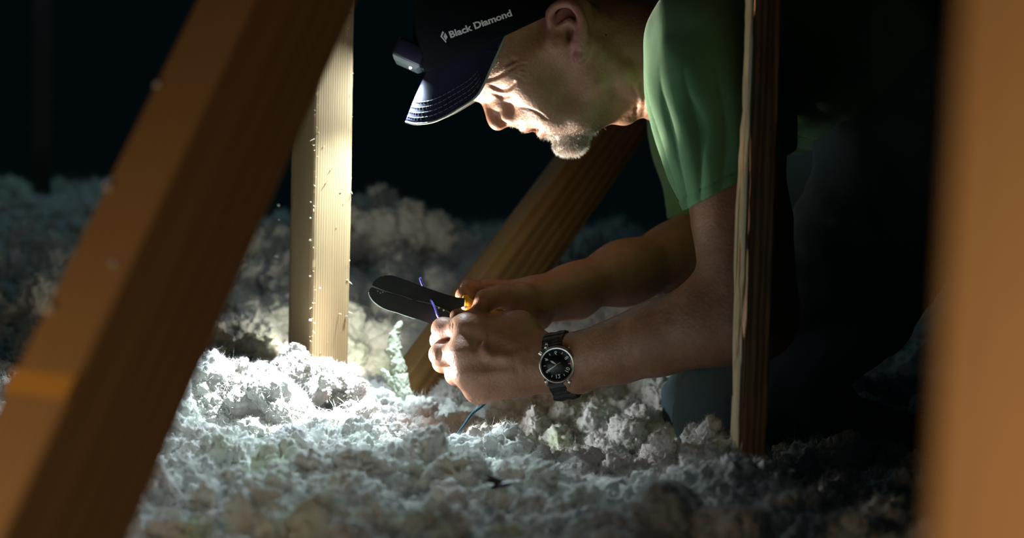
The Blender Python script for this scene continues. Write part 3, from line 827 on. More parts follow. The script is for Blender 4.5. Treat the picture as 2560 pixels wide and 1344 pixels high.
# veins
B.chain([c(1212, 842, 1.5302), c(1206, 868, 1.5258), c(1222, 891, 1.5242), c(1262, 894, 1.5268), c(1310, 880, 1.532)], [1.3 * mm] * 5, k=0.008)
B.chain([c(1300, 900, 1.5300), c(1308, 930, 1.532), c(1330, 952, 1.537)], [1.4 * mm] * 3, k=0.006)


def finger(pts, rs, k=0.005, knuckle=1.06):
    B.chain(pts, rs, k)
    for p_, r_ in list(zip(pts, rs))[1:-1]:
        B.ell(p_, (r_ * knuckle,) * 3, None, k=0.004)


finger([kn[0], c(1108, 822, 1.568), c(1100, 850, 1.594), c(1140, 842, 1.608)], [11.4 * mm, 11.0 * mm, 9.2 * mm, 7.8 * mm], k=0.009)
finger([kn[1], c(1102, 885, 1.558), c(1106, 906, 1.588), c(1148, 900, 1.604)], [11.6 * mm, 11.0 * mm, 9.2 * mm, 7.8 * mm], k=0.009)
finger([kn[2], c(1139, 936, 1.568), c(1143, 940, 1.594), c(1178, 932, 1.606)], [11.0 * mm, 9.8 * mm, 8.6 * mm, 7.4 * mm], k=0.009)
finger([kn[3], c(1176, 962, 1.580), c(1186, 950, 1.598), c(1212, 940, 1.604)], [9.0 * mm, 8.2 * mm, 7.2 * mm, 6.6 * mm])
# thumb side of the near hand
B.chain([c(1352, 868, 1.562), c(1300, 818, 1.572), c(1252, 810, 1.582)], [15 * mm, 15 * mm, 12.5 * mm], k=0.018)
finger([c(1252, 810, 1.582), c(1186, 804, 1.592), c(1142, 789, 1.590)], [11.5 * mm, 10.4 * mm, 8.0 * mm], k=0.008)
B.cone(c(1212, 824, 1.556), c(1290, 842, 1.560), 12 * mm, 14 * mm, k=0.014)             # web
# far (right) arm
B.chain([c(1730, 230, 1.812), c(1770, 430, 1.826), c(1800, 600, 1.826)], [54 * mm, 47 * mm, 42 * mm], k=0.03)
B.chain([c(1806, 606, 1.826), c(1700, 640, 1.79), c(1560, 682, 1.735), c(1430, 722, 1.685)], [41 * mm, 40 * mm, 34 * mm, 27 * mm], k=0.03)
B.chain([c(1440, 716, 1.690), c(1338, 734, 1.655)], [24 * mm, 20 * mm], k=0.02)
B.chain([c(1440, 748, 1.690), c(1345, 764, 1.655)], [22 * mm, 20 * mm], k=0.02)
# far hand closed on the grips
fk = [c(1222, 722, 1.662), c(1226, 744, 1.680), c(1236, 768, 1.690), c(1250, 790, 1.690)]
for i in range(4): B.cone(fk[i], c(1330, 740 + 10 * i, 1.665), 12 * mm, 17 * mm, k=0.016)
finger([fk[0], c(1175, 721, 1.652), c(1160, 738, 1.628), c(1166, 760, 1.612)], [11 * mm, 9.6 * mm, 8.2 * mm, 7.2 * mm])
finger([fk[1], c(1182, 752, 1.672), c(1176, 775, 1.645), c(1198, 790, 1.620)], [11 * mm, 10 * mm, 8.6 * mm, 7.6 * mm])
finger([fk[2], c(1196, 780, 1.680), c(1190, 800, 1.652), c(1214, 812, 1.630)], [10.6 * mm, 9.4 * mm, 8.2 * mm, 7.2 * mm])
finger([fk[3], c(1220, 802, 1.680), c(1214, 818, 1.655), c(1236, 826, 1.636)], [9.4 * mm, 8.4 * mm, 7.4 * mm, 6.6 * mm])
B.chain([c(1340, 768, 1.640), c(1300, 748, 1.622), c(1262, 740, 1.612)], [17 * mm, 15.5 * mm, 12.5 * mm], k=0.018)
B.ell(c(1336, 792, 1.632), (16 * mm, 15 * mm, 14 * mm), None, k=0.02)
finger([c(1262, 740, 1.612), c(1214, 750, 1.600), c(1192, 784, 1.598)], [11.6 * mm, 10.4 * mm, 8.2 * mm], k=0.008)



def surf(px, py, z0, z1):
    """first point of the skin seen at a pixel"""
    zs = np.linspace(z0, z1, 300); pts_ = np.array([c(px, py, z_) for z_ in zs]); d_ = B.eval(pts_)
    i_ = np.argmax(d_ < 0); return pts_[i_]


def crease(path, rad, sink=0.0, k=0.0025, head=True):
    z0, z1 = (DM - 0.11, DM + 0.01) if head else (1.38, 1.62)
    q_ = [surf(x_, y_, z0, z1) + np.array([0, 0, sink]) for x_, y_ in catmull([np.array(p_, float) for p_ in path], 3)]
    n_ = len(q_); B_new.append((q_, [rad * (0.35 + 0.65 * math.sin(math.pi * (i_ + 0.5) / n_)) for i_ in range(n_)], k, head))


B_new = []
crease([(1208, 204), (1222, 200), (1240, 193), (1262, 181), (1288, 166)], 1.25 * mm, 0.0002)                 # lid line
crease([(1228, 214), (1240, 222), (1256, 226), (1274, 219), (1286, 206)], 1.1 * mm, 0.0, 0.004)             # under the bag
crease([(1236, 236), (1254, 244), (1272, 240)], 0.8 * mm, 0.0, 0.004)
crease([(1262, 164), (1278, 154), (1290, 150)], 0.8 * mm, 0.0, 0.003)
for (x0, y0), (x1, y1) in (((1290, 172), (1318, 176)), ((1290, 180), (1316, 190)), ((1288, 188), (1310, 204)), ((1291, 163), (1316, 160))):
    crease([(x0, y0), ((x0 + x1) / 2, (y0 + y1) / 2 - 1), (x1, y1)], 0.30 * mm, 0.0, 0.0018)                   # crow's feet
crease([(1297, 268), (1316, 270), (1342, 280), (1366, 298)], 0.25 * mm, 0.0, 0.003)                             # fold from nose to mouth
crease([(1584, 216), (1592, 250), (1590, 284)], 0.9 * mm, 0.0, 0.004); crease([(1604, 208), (1611, 248), (1608, 290)], 0.9 * mm, 0.0, 0.004)
for path in ([(1122, 800), (1126, 812), (1124, 826)], [(1129, 800), (1133, 812), (1131, 826)], [(1092, 872), (1096, 884), (1094, 898)], [(1100, 870), (1104, 884), (1101, 900)]):
    crease(path, 0.55 * mm, 0.0, 0.002, head=False)                                                            # wrinkles on the finger joints
for q_, r_, k_, hd_ in B_new: B.chain(q_, r_, k=k_, mode='s', sym=hd_)
VOX = 0.00155
bv, bq = polygonize(B, np.array([-0.20, -0.19, 1.36]), np.array([0.42, 0.50, 1.92]), VOX)
nrm = normals_of(bv, bq)


def near(pt, r):
    q = bv.copy(); q[:, 2] = DM - np.abs(q[:, 2] - DM)
    return np.exp(-((q - pt) ** 2).sum(1) / (r * r))


def near_raw(pt, r): return np.exp(-((bv - pt) ** 2).sum(1) / (r * r))


colr = np.tile(np.array([0.44, 0.228, 0.138]), (len(bv), 1))


def tint(w, col, amt=1.0):
    global colr
    w = np.clip(w * amt, 0, 1)[:, None]; colr = colr * (1 - w) + np.asarray(col) * w


tint(near(hp(1300, 220, 45), 0.03), (0.56, 0.33, 0.24), 0.6)
tint(near(hp(1250, 300, 8), 0.022), (0.56, 0.27, 0.17), 0.9)
tint(near(hp(1272, 285, 16), 0.016), (0.52, 0.24, 0.15), 0.7)
for q in hx: tint(near(hp(*q), 0.011), (0.52, 0.24, 0.20), 0.7)
tint(near(hp(1451, 138, 79), 0.009), (0.62, 0.27, 0.25), 1.0)
stub = np.maximum.reduce([near(hp(1400, 335, 15), 0.030), near(hp(1440, 330, 22), 0.03), near(hp(1300, 302, 10), 0.013) * 0.8, near(hp(1330, 290, 26), 0.014) * .6, near(hp(1470, 300, 30), 0.03) * .8])
tint(stub, (0.30, 0.225, 0.175), 0.8)
for q in ((1311, 325, 3), (1320, 320, 11), (1340, 314, 18), (1352, 334, 2), (1357, 329, 11), (1364, 320, 17)): tint(near(hp(*q), 0.0055), (0.50, 0.175, 0.145), 0.95)
for p_ in kn + [c(1106, 819, 1.566), c(1101, 885, 1.556), c(1138, 936, 1.566)]: tint(near_raw(p_, 0.016), (0.56, 0.29, 0.20), 0.6)
colr = colr * 0.70
person = empty('person', W(c(1800, 1150, DM)))
tag(person, 'man in a green t-shirt and black cap bending over, hands working a wire tool', 'person')
body = mesh_obj('body', W(bv), bq, M['skin'], person, colors=colr)
print('body', len(bv))


# hairs: grey stubble on chin and lip, fair hairs on the arms, eyebrow
def hairs(name, weight, count, ln, rad, matl, lean, jitter, seed, maxlat=None, parent=person):
    r2 = np.random.default_rng(seed)
    p_ = weight / weight.sum(); idx = r2.choice(len(bv), count, p=p_)
    base = bv[idx] + r2.normal(0, 0.0006, (count, 3)); nn = nrm_c[idx]
    t = nn * 0.8 + np.asarray(lean) + r2.normal(0, jitter, (count, 3)); t /= np.linalg.norm(t, axis=1, keepdims=True)
    L = ln * r2.uniform(0.5, 1.25, count)[:, None]
    drop = np.cross(t, r2.normal(0, 1, (count, 3))) * 0.18
    a = np.cross(t, [0.3, 0.5, 0.8]); a /= np.linalg.norm(a, axis=1, keepdims=True); b_ = np.cross(t, a)
    V = []
    for s_, rr in ((-0.15, 1.0), (0.5, 0.85)):
        ctr_ = base + t * L * s_ + drop * L * max(s_, 0) ** 2
        for k in range(3):
            an = 2 * math.pi * k / 3; V.append(ctr_ + rad * rr * (math.cos(an) * a + math.sin(an) * b_))
    V.append(base + t * L + drop * L)
    V = np.stack(V, 1).reshape(-1, 3)
    f = np.array([[0, 1, 4], [0, 4, 3], [1, 2, 5], [1, 5, 4], [2, 0, 3], [2, 3, 5], [3, 4, 6], [4, 5, 6], [5, 3, 6]])
    Fc = (f[None] + 7 * np.arange(count)[:, None, None]).reshape(-1, 3)
    o = mesh_obj(name, W(V), Fc, matl, parent, smooth=False); o['kind'] = 'stuff'
    return o


nrm_c = nrm.copy()                           # outward?
if (nrm_c[near(hp(1330, 205, 60), 0.02) > 0.5][:, 2].mean()) > 0 and (bv[near(hp(1330, 205, 60), 0.02) > 0.5][:, 2].mean()) < DM: nrm_c = -nrm_c
wchin = np.maximum.reduce([near(hp(1405, 365, 8), 0.017), near(hp(1440, 360, 14), 0.018), near(hp(1390, 345, 14), 0.012) * .6, near(hp(1455, 335, 24), 0.014) * .5])
hairs('beard', wchin ** 1.2, 2600, 0.0046, 0.00015, M['hair'], FW * 0.15 + np.array([0.45, -0.45, 0]), 0.30, 3)
wst = np.maximum.reduce([near(hp(1302, 310, 8), 0.011), near(hp(1330, 292, 24), 0.010), near(hp(1375, 335, 18), 0.014), near(hp(1440, 290, 36), 0.022), near(hp(1480, 260, 46), 0.022) * .7])
hairs('stubble', wst ** 1.2, 2600, 0.0015, 0.00013, M['hair'], np.array([0.4, -0.3, 0]), 0.25, 4)
wbr = near(hp(1225, 150, 40), 0.010) + near(hp(1250, 135, 50), 0.009)
hairs('eyebrow', wbr, 300, 0.008, 0.00013, M['hair'], np.array([0.5, 0.3, 0]), 0.2, 5)
arm_w = np.maximum.reduce([near_raw(c(x_, y_, d_), 0.035) for x_, y_, d_ in ((1640, 830, 1.45), (1720, 790, 1.42), (1560, 870, 1.48), (1780, 650, 1.41), (1500, 890, 1.49), (1250, 950, 1.53))])
hairs('arm_hair', arm_w, 900, 0.009, 0.00007, M['armhair'], np.array([-0.5, -0.7, -0.2]), 0.35, 6)

# eyes
for sgn in (1, -1):
    ec = c(1247, 190, DM) + np.array([0, 0, -sgn * 0.0315]); ec = c(1245, 191, DM - 0.0315) if sgn == 1 else c(1245, 191, DM - 0.0315) + np.array([0, 0, 0.063])
    v, f = ico(3)
    e1 = mesh_obj('eyeball', W(ec + v * 0.0122), f, M['eye'], person)
    look = np.array([-0.45, -0.9, -0.1 * sgn]); look /= np.linalg.norm(look)
    v2 = v * 0.0066 * np.array([1, 1, 1]) + look * 0.0074
    mesh_obj('iris', W(ec + v2), f, M['iris'], e1)

# shirt
T = Field(mid=DM)
T.cone(hp(1822, 140, 70), hp(2160, 120, 85), 86 * mm, 100 * mm, k=0.05, sym=True)
T.cone(hp(1790, 180, 0), hp(2160, 160, 0), 74 * mm, 105 * mm, k=0.05, sym=True)
T.chain([c(1778, 90, 1.470), c(1788, 200, 1.466), c(1812, 330, 1.460), c(1838, 500, 1.448)], [66 * mm, 65 * mm, 60 * mm, 54 * mm], k=0.035)
T.chain([c(1728, 190, 1.82), c(1752, 330, 1.826), c(1786, 580, 1.826)], [64 * mm, 60 * mm, 56 * mm], k=0.035)
T.cone(hp(1480, 125, 8), hp(1690, 150, 6), 63 * mm, 66 * mm, k=0.006, mode='s', sym=True)
T.cone(hp(1520, 238, 0), hp(1646, 232, 0), 35 * mm, 33 * mm, k=0.006, mode='s', sym=True)
hem0 = c(1736, 512, 1.44); hem1 = c(1848, 452, 1.44)
hd = hem1 - hem0; hn = np.array([hd[1], -hd[0], 0]); hn = -hn if hn[1] > 0 else hn
T.hem = (hem0, hn / np.linalg.norm(hn)); T.hem2 = (c(1690, 545, 1.83), np.array([0.1, -1, 0]) / math.hypot(0.1, 1))
_ev = T.eval


def shirt_eval(p, bc=None, br=None):
    d = _ev(p, bc, br)
    # sleeve folds: ridges that fan out from the armpit seam down to the hem
    q = p - c(1640, 300, 1.44)
    ang = np.arctan2(q[:, 1] + 0.10, q[:, 0] + 0.14)
    axis = c(1838, 500, 1.448) - c(1778, 90, 1.47); axis = axis / np.linalg.norm(axis)
    t = (p - c(1778, 90, 1.47)) @ axis
    cen = c(1778, 90, 1.47) + t[:, None] * axis
    rad = p - cen; th = np.arctan2(rad[:, 0], -rad[:, 2])              # 0 towards the camera, negative to the left
    wgt = np.clip((t - 0.03) / 0.07, 0, 1) * np.clip((0.19 - t) / 0.05, 0, 1) * (p[:, 2] < 1.56)
    ph = th * 7.5 + t * 16 + 0.6 * np.sin(t * 40)
    d = d - 0.0046 * wgt * (np.abs(np.sin(ph)) ** 0.7 - 0.5)
    n_ = noise3(np.stack([p[:, 0] * 34 + p[:, 1] * 10, p[:, 1] * 16, p[:, 2] * 34], 1), 77)
    d = d - 0.0028 * n_
    # hem bands and open sleeve ends
    for (h0, hnn), arm, zc in ((T.hem, None, 0), (T.hem2, None, 1)):
        s_ = (p - h0) @ hnn
        near_ = (p[:, 2] < 1.56) if zc == 0 else (p[:, 2] > 1.70)
        near_ = near_ & (p[:, 0] < c(1990, 500, 1.45)[0]) & (p[:, 1] < c(0, 330, 1.45)[1])
        d = np.where(near_ & (s_ < 0) & (s_ > -0.0105), d - 0.0007, d)
        d = np.where(near_ & (np.abs(s_ + 0.0115) < 0.0012), d + 0.0006, d)
        inner = (d + 0.0042)
        d = np.where(near_, np.maximum(d, s_), d)
        d = np.where(near_ & (s_ > -0.025), np.maximum(d, -inner), d)
    return d


T.eval = shirt_eval
tv, tq = polygonize(T, np.array([0.10, -0.03, 1.36]), np.array([0.42, 0.36, 1.92]), 0.0019, slack=2)
mesh_obj('t_shirt', W(tv), tq, M['shirt'], person)
# collar
ring = []
for k in range(40):
    a = 2 * math.pi * k / 40
    ring.append(hp(1640 + 16 * math.cos(a) , 165 + 142 * -math.cos(a) * -1 * 0 + 136 * math.cos(a), 58 * math.sin(a)))
cv = []; cf = []
for k in range(40):
    a = 2 * math.pi * k / 40; p_ = ring[k]; ctr_ = hp(1640, 165)
    out = p_ - ctr_; out /= np.linalg.norm(out)
    axd = np.array([0.95, -0.2, 0])
    for (w_, t_) in ((-0.009, 0.0), (-0.009, 0.0026), (0.009, 0.0032), (0.009, 0.0)): cv.append(p_ + axd * w_ + out * t_)
for k in range(40):
    for j in range(4): cf.append([k * 4 + j, k * 4 + (j + 1) % 4, ((k + 1) % 40) * 4 + (j + 1) % 4, ((k + 1) % 40) * 4 + j])
mesh_obj('collar', W(cv), cf, M['shirt'], person)

# trousers
J = Field(mid=DM)
J.cone(hp(2190, 160, 40), hp(2340, 270, 60), 112 * mm, 120 * mm, k=0.05, sym=True)
J.chain([hp(2330, 300, 95), hp(2120, 690, 82), hp(1848, 1040, 60)], [98 * mm, 80 * mm, 64 * mm], k=0.04, sym=True)
J.chain([hp(1850, 1048, 60), hp(2050, 1120, 60), hp(2420, 1170, 70)], [62 * mm, 58 * mm, 46 * mm], k=0.03, sym=True)
J.ell(hp(1795, 1030, 64), (34 * mm, 40 * mm, 44 * mm), None, k=0.03, sym=True)
J.post = lambda p: -0.006 * noise3(np.stack([p[:, 0] * 22 + p[:, 1] * 14, p[:, 1] * 22 - p[:, 0] * 8, p[:, 2] * 16], 1), 33) - 0.0025 * np.abs(noise3(p * 55, 34))
jv, jq = polygonize(J, np.array([0.16, -0.42, 1.36]), np.array([0.66, 0.40, 1.92]), 0.0035, slack=3)
mesh_obj('trousers', W(jv), jq, M['jeans'], person)

# work boots, toes tucked under behind him
for sg_ in (1, -1):
    Z = Field()
    zz_ = DM - sg_ * 0.066
    Z.chain([c(2400, 1165, zz_), c(2500, 1185, zz_)], [50 * mm, 46 * mm], k=0.02)
    Z.chain([c(2500, 1150, zz_), c(2540, 1240, zz_), c(2530, 1330, zz_)], [44 * mm, 42 * mm, 36 * mm], k=0.025)
    zv, zq = polygonize(Z, np.array([0.42, -0.42, zz_ - 0.07]), np.array([0.66, -0.12, zz_ + 0.07]), 0.004, slack=3)
    mesh_obj('boot', W(zv), zq, M['rubber'], person)

# ------------------------------------------------------------------ lettering
def text2d(s_, bold=0.0):
    """filled outline of a string; returns verts (n,2) with x from 0, cap height 1, and faces"""
    cu = bpy.data.curves.new('lettering', 'FONT'); cu.body = s_; cu.size = 1.0; cu.offset = bold; cu.resolution_u = 3
    ob = bpy.data.objects.new('lettering', cu); COL.objects.link(ob)
    dg = bpy.context.evaluated_depsgraph_get(); dg.update()
    me = bpy.data.meshes.new_from_object(ob.evaluated_get(dg))
    v = np.array([q.co[:2] for q in me.vertices]); f = [list(p_.vertices) for p_ in me.polygons]
    bpy.data.objects.remove(ob); bpy.data.curves.remove(cu); bpy.data.meshes.remove(me)
    v[:, 0] -= v[:, 0].min(); v /= 0.70
    return v, f


# ------------------------------------------------------------------ cap
cap = empty('baseball_cap', W(hp(1200, 90)))
tag(cap, 'black baseball cap with white lettering on its side and a long curved bill', 'cap')
CC = hp(1268, 28); CR = np.array([0.119, 0.101, 0.083]); CA = np.stack([FW / np.linalg.norm(FW), UP / np.linalg.norm(UP), LT])
K = Field(mid=DM)
K.ell(CC, CR, CA, k=0.004)
_a, _b, _c = hp(1262, 90, 74), hp(1372, 38, 79), hp(1064, 184, 0); _n = np.cross(_b - _a, _c - _a); _n = _n if _n[1] < 0 else -_n
K.plane(_a, _n, k=0.001, sym=True)
kv, kq = polygonize(K, np.array([-0.20, 0.10, 1.52]), np.array([0.16, 0.44, 1.76]), 0.0022, slack=2)
mesh_obj('crown', W(kv), kq, M['cap'], cap)
# sweatband edge seam
NB = 28
root_u = lambda u: (np.array([1066 + (1262 - 1066) * (1 - math.cos(u * math.pi / 2)), 180 + (86 - 180) * (1 - math.cos(u * math.pi / 2))]), 74 * math.sin(u * math.pi / 2))
ed = [(1013, 304, 0), (1040, 309, 20), (1088, 301, 40), (1146, 270, 55), (1194, 233, 65), (1229, 160, 71), (1262, 86, 74)]
ed = catmull(ed, 8)
def edge_u(u):
    t = u * (len(ed) - 1); i = min(int(t), len(ed) - 2); return ed[i] + (ed[i + 1] - ed[i]) * (t - i)
def bill_pt(u, v_):
    a = abs(u); r2_, lat = root_u(a); e2 = edge_u(a)
    q = np.array([r2_[0], r2_[1], lat]); q = q + (e2 - q) * v_
    bow = math.sin(math.pi * v_) * 5 * (1 - a)                       # a slight bulge outward along the bill
    lt = q[2] / 1000.0
    p_ = c(q[0] - bow * 0.4, q[1] - bow * 0.1, DM - lt)
    if u < 0: p_ = np.array([p_[0] - (DM - p_[2]) * -0.10, p_[1] + (DM - p_[2]) * 0.30, 2 * DM - p_[2]])   # the head leans a little: far side higher
    return p_
nu, nv = 61, 17
bw = np.array([[bill_pt(-1 + 2 * i / (nu - 1), j / (nv - 1)) for j in range(nv)] for i in range(nu)])
inn = np.array([0.80, -0.15, 0]) * 0.0030                            # cloth and stiffener thickness, towards the face
V = np.concatenate([bw.reshape(-1, 3), (bw + inn).reshape(-1, 3)]); nn_ = nu * nv
fs = []
for i in range(nu - 1):
    for j in range(nv - 1):
        q = [i * nv + j, (i + 1) * nv + j, (i + 1) * nv + j + 1, i * nv + j + 1]
        fs.append(q); fs.append([k + nn_ for k in q][::-1])
for i in range(nu - 1): fs.append([i * nv + nv - 1, (i + 1) * nv + nv - 1, (i + 1) * nv + nv - 1 + nn_, i * nv + nv - 1 + nn_])
mb = MB().add(W(V), fs); bill = mb.build('bill', M['bill'], cap, smooth=True)
mb = MB(); mb.tube([W(bw[i, -1] + inn * 0.5) for i in range(nu)], 0.0014, 8); mb.build('edge_piping', M['piping'], bill, smooth=True)
mb = MB()
for v_ in (0.60, 0.70, 0.80, 0.89):
    us = np.linspace(-0.72, 0.72, 150)
    for k in range(0, 149):
        if k % 4 == 3: continue
        a, b2 = bill_pt(us[k], v_) - inn * 0.12, bill_pt(us[k + 1], v_) - inn * 0.12
        mb.tube([W(a), W(b2)], 0.00035, 5, caps=False)
o = mb.build('stitching', M['thread'], bill); o['kind'] = 'stuff'

# lettering and mark printed on the crown
def on_crown(px, py, lift=0.0004):
    d_ = c(px, py, 1.0); o_ = (-CC) @ CA.T / (CR + lift); dd = d_ @ CA.T / (CR + lift)
    a_, b_, c_ = dd @ dd, 2 * o_ @ dd, o_ @ o_ - 1
    disc = max(b_ * b_ - 4 * a_ * c_, 0); return d_ * ((-b_ - math.sqrt(disc)) / (2 * a_))
tv2, tf2 = text2d('Black Diamond', 0.036)
L_txt = math.hypot(1281 - 1126.5, 39 - 95); sx = L_txt / tv2[:, 0].max(); e1 = np.array([1281 - 1126.5, 39 - 95]) / L_txt; e2 = np.array([e1[1], -e1[0]])
pp = np.array([[1126.5, 95]]) + tv2[:, :1] * sx * e1 + tv2[:, 1:] * 16.5 * e2
o = mesh_obj('lettering', W([on_crown(*q) for q in pp]), tf2, M['print'], cap, smooth=False); o['label'] = 'white printed words Black Diamond'
z1 = lambda X_, Y_: on_crown(900 + X_ * 0.3125, Y_ * 0.3125)
V = [z1(*q) for q in ((643, 292), (660, 248), (672, 258), (657, 292), (692, 332), (688, 344), (667, 292), (681, 262), (701, 296), (688, 322))]
o = mesh_obj('diamond_mark', W(V), [[0, 3, 2, 1], [0, 5, 4, 3], [6, 9, 8, 7]], M['print'], cap, smooth=False); o['label'] = 'white diamond mark beside the lettering'

# ------------------------------------------------------------------ head torch clipped to the bill
la = np.array([0.91, -0.41, 0]); lb = np.array([-0.41, -0.91, 0]); lz = np.array([0, 0, 1.0])
lc = c(1019, 158, DM)
torch = empty('headlamp', W(lc)); tag(torch, 'small dark blue lit head torch clipped above the cap bill', 'headlamp')
def slab(ctr, ha, hb, hz, taper=1.0):
    out = []
    for sb in (-1, 1):
        k = taper if sb > 0 else 1.0
        for sa, sz_ in ((-1, -1), (1, -1), (1, 1), (-1, 1)): out.append(W(ctr + la * ha * sa * k + lb * hb * sb + lz * hz * sz_ * k))
    return out, [[0, 1, 2, 3], [7, 6, 5, 4], [0, 4, 5, 1], [1, 5, 6, 2], [2, 6, 7, 3], [3, 7, 4, 0]]
hs = MB().add(*slab(lc - lb * 0.011, 0.0178, 0.011, 0.027)).build('housing', M['torch'], torch, smooth=True, bevel=0.003, bseg=3)
ln = MB().add(*slab(lc + lb * 0.0021, 0.0172, 0.0022, 0.024, 0.80)).build('lens', M['lens'], torch, bevel=0.0004)
v, f = ico(2)
mesh_obj('light_emitter', W(c(1026, 169.5, DM - 0.012) + v * np.array([1, 1, 1]) * 0.0014), f, M['led'], ln)
MB().add(*slab(lc - lb * 0.006 + la * 0.019, 0.002, 0.006, 0.012)).build('clip', M['torch'], torch, bevel=0.0008)

# ------------------------------------------------------------------ wrist watch
wc = c(1404, 910, 1.536); axw = np.array([0.90, 0.19, -0.36]); axw /= np.linalg.norm(axw)
Nw = np.array([-0.30, 0.03, -0.95]); Nw -= axw * (Nw @ axw); Nw /= np.linalg.norm(Nw); e2w = np.cross(axw, Nw); e2w = e2w if e2w[1] > 0 else -e2w
wcs = c(1393, 911, 1.533 - 0.0270)
watch = empty('wristwatch', W(wcs)); tag(watch, 'steel wristwatch with a black dial and black rubber strap on the near wrist', 'watch')
Nf = np.array([-0.20, 0.02, -0.97]); Nf /= np.linalg.norm(Nf)
xr = np.array([1, 0, 0]) - Nf * Nf[0]; xr /= np.linalg.norm(xr); yr = np.cross(xr, Nf); yr = yr if yr[1] > 0 else -yr      # xr right, yr up in view
R0 = 0.0202
def disc(prof, n=64, name='case', m=None, parent=None):
    """surface of revolution about Nf: prof = list of (radius, height along Nf)"""
    vs = []
    for (r_, h_) in prof:
        for k in range(n):
            a = 2 * math.pi * k / n; vs.append(W(wcs + xr * r_ * math.cos(a) + yr * r_ * math.sin(a) + Nf * h_))
    fs = [[i * n + k, i * n + (k + 1) % n, (i + 1) * n + (k + 1) % n, (i + 1) * n + k] for i in range(len(prof) - 1) for k in range(n)]
    fs += [list(range(n)), [(len(prof) - 1) * n + k for k in range(n)]]
    return MB().add(vs, fs).build(name, m, parent, smooth=True)
o = disc([(R0 * 0.9, -0.007), (R0, -0.005), (R0 * 1.0, -0.001), (R0 * 0.97, 0.001), (R0 * 0.94, 0.003), (R0 * 0.90, 0.0035), (R0 * 0.83, 0.0030), (R0 * 0.815, 0.0005)], name='case', m=M['steel'], parent=watch)
o.data.set_sharp_from_angle(angle=math.radians(40)); case = o
dial = disc([(R0 * 0.825, 0.0004), (R0 * 0.825, 0.0010)], name='dial', m=M['dial'], parent=watch)
def dpt(ang, r_, h_=0.0013):
    """ang in degrees clockwise from the right as seen"""
    a = math.radians(ang); return wcs + xr * r_ * math.cos(a) - yr * r_ * math.sin(a) + Nf * h_
A12 = 84                                                            # the figure 12 points down in the photograph
mbn = MB(); mbt = MB()
for hnum in (2, 4, 6, 8, 10, 12):
    a = A12 + hnum * 30; tvv, tff = text2d(str(hnum), 0.012); hgt = 0.0042
    w_ = tvv[:, 0].max(); q = (tvv - np.array([w_ / 2, 0.5])) * hgt
    rad = math.radians(a); outv = xr * math.cos(rad) - yr * math.sin(rad); tan = np.cross(outv, Nf)
    upv = outv if hnum in (12, 2, 10) else -outv
    right = np.cross(upv, Nf)
    if (np.cross(right, upv) @ Nf) < 0: right = -right
    # seen from outside, right x up must face the viewer
    right = np.cross(upv, Nf); right = right if np.dot(np.cross(right, upv), Nf) > 0 else -right
    # the axes are left-handed (right, up, forward): mirror so that the figures read properly
    right = -right if np.linalg.det(np.stack([xr, yr, Nf])) * 0 else right
    ctr_ = wcs + outv * R0 * 0.615 + Nf * 0.0012
    mbn.add([W(ctr_ + right * p_[0] + upv * p_[1]) for p_ in q], tff)
for hnum in (1, 3, 5, 7, 9, 11):
    a = A12 + hnum * 30; p0_, p1_ = dpt(a, R0 * 0.60), dpt(a, R0 * 0.72); t_ = np.cross(p1_ - p0_, Nf); t_ /= np.linalg.norm(t_)
    mbt.prism([W(p0_ - t_ * 0.00035), W(p0_ + t_ * 0.00035), W(p1_ + t_ * 0.00035), W(p1_ - t_ * 0.00035)], W(Nf * 0.0002))
mbn.build('numerals', M['lume'], dial); mbt.build('hour_marks', M['lume'], dial)
def whand(a, l0, l1, w_, nm, h_):
    p0_, p1_, pm = dpt(a, l0, h_), dpt(a, l1, h_), dpt(a, l1 * 0.7, h_); t_ = np.cross(p1_ - p0_, Nf); t_ /= np.linalg.norm(t_)
    MB().prism([W(p0_ - t_ * w_ * .3), W(pm - t_ * w_), W(p1_), W(pm + t_ * w_), W(p0_ + t_ * w_ * .3)], W(Nf * 0.0003)).build(nm, M['lume'], dial)
whand(210, 0.001, R0 * 0.42, 0.0011, 'hour_hand', 0.0016); whand(147, 0.001, R0 * 0.70, 0.0009, 'minute_hand', 0.0020)
p0_, p1_ = dpt(147 + 180, R0 * 0.25, 0.0026), dpt(150, R0 * 0.6, 0.0026); MB().tube([W(p0_), W(p1_)], 0.0002, 5).build('second_hand', M['lume'], dial)
# winding crown, at the upper left
a = 212; p0_ = dpt(a, R0 * 0.98, -0.0015); dv = p0_ - dpt(a, 0, -0.0015); dv /= np.linalg.norm(dv)
MB().tube([W(p0_), W(p0_ + dv * 0.0035)], 0.0022, 14).build('winding_crown', M['steel'], case, smooth=False)
for sx_, sy_ in ((-1, 1), (1, 1), (-1, -1), (1, -1)):
    q = wcs + xr * sx_ * 0.0125 + yr * sy_ * 0.0165 - Nf * 0.004
    MB().tube([W(q), W(q + yr * sy_ * 0.0055 - Nf * 0.004)], [0.0026, 0.0018], 10).build('lug', M['steel'], case, smooth=True)
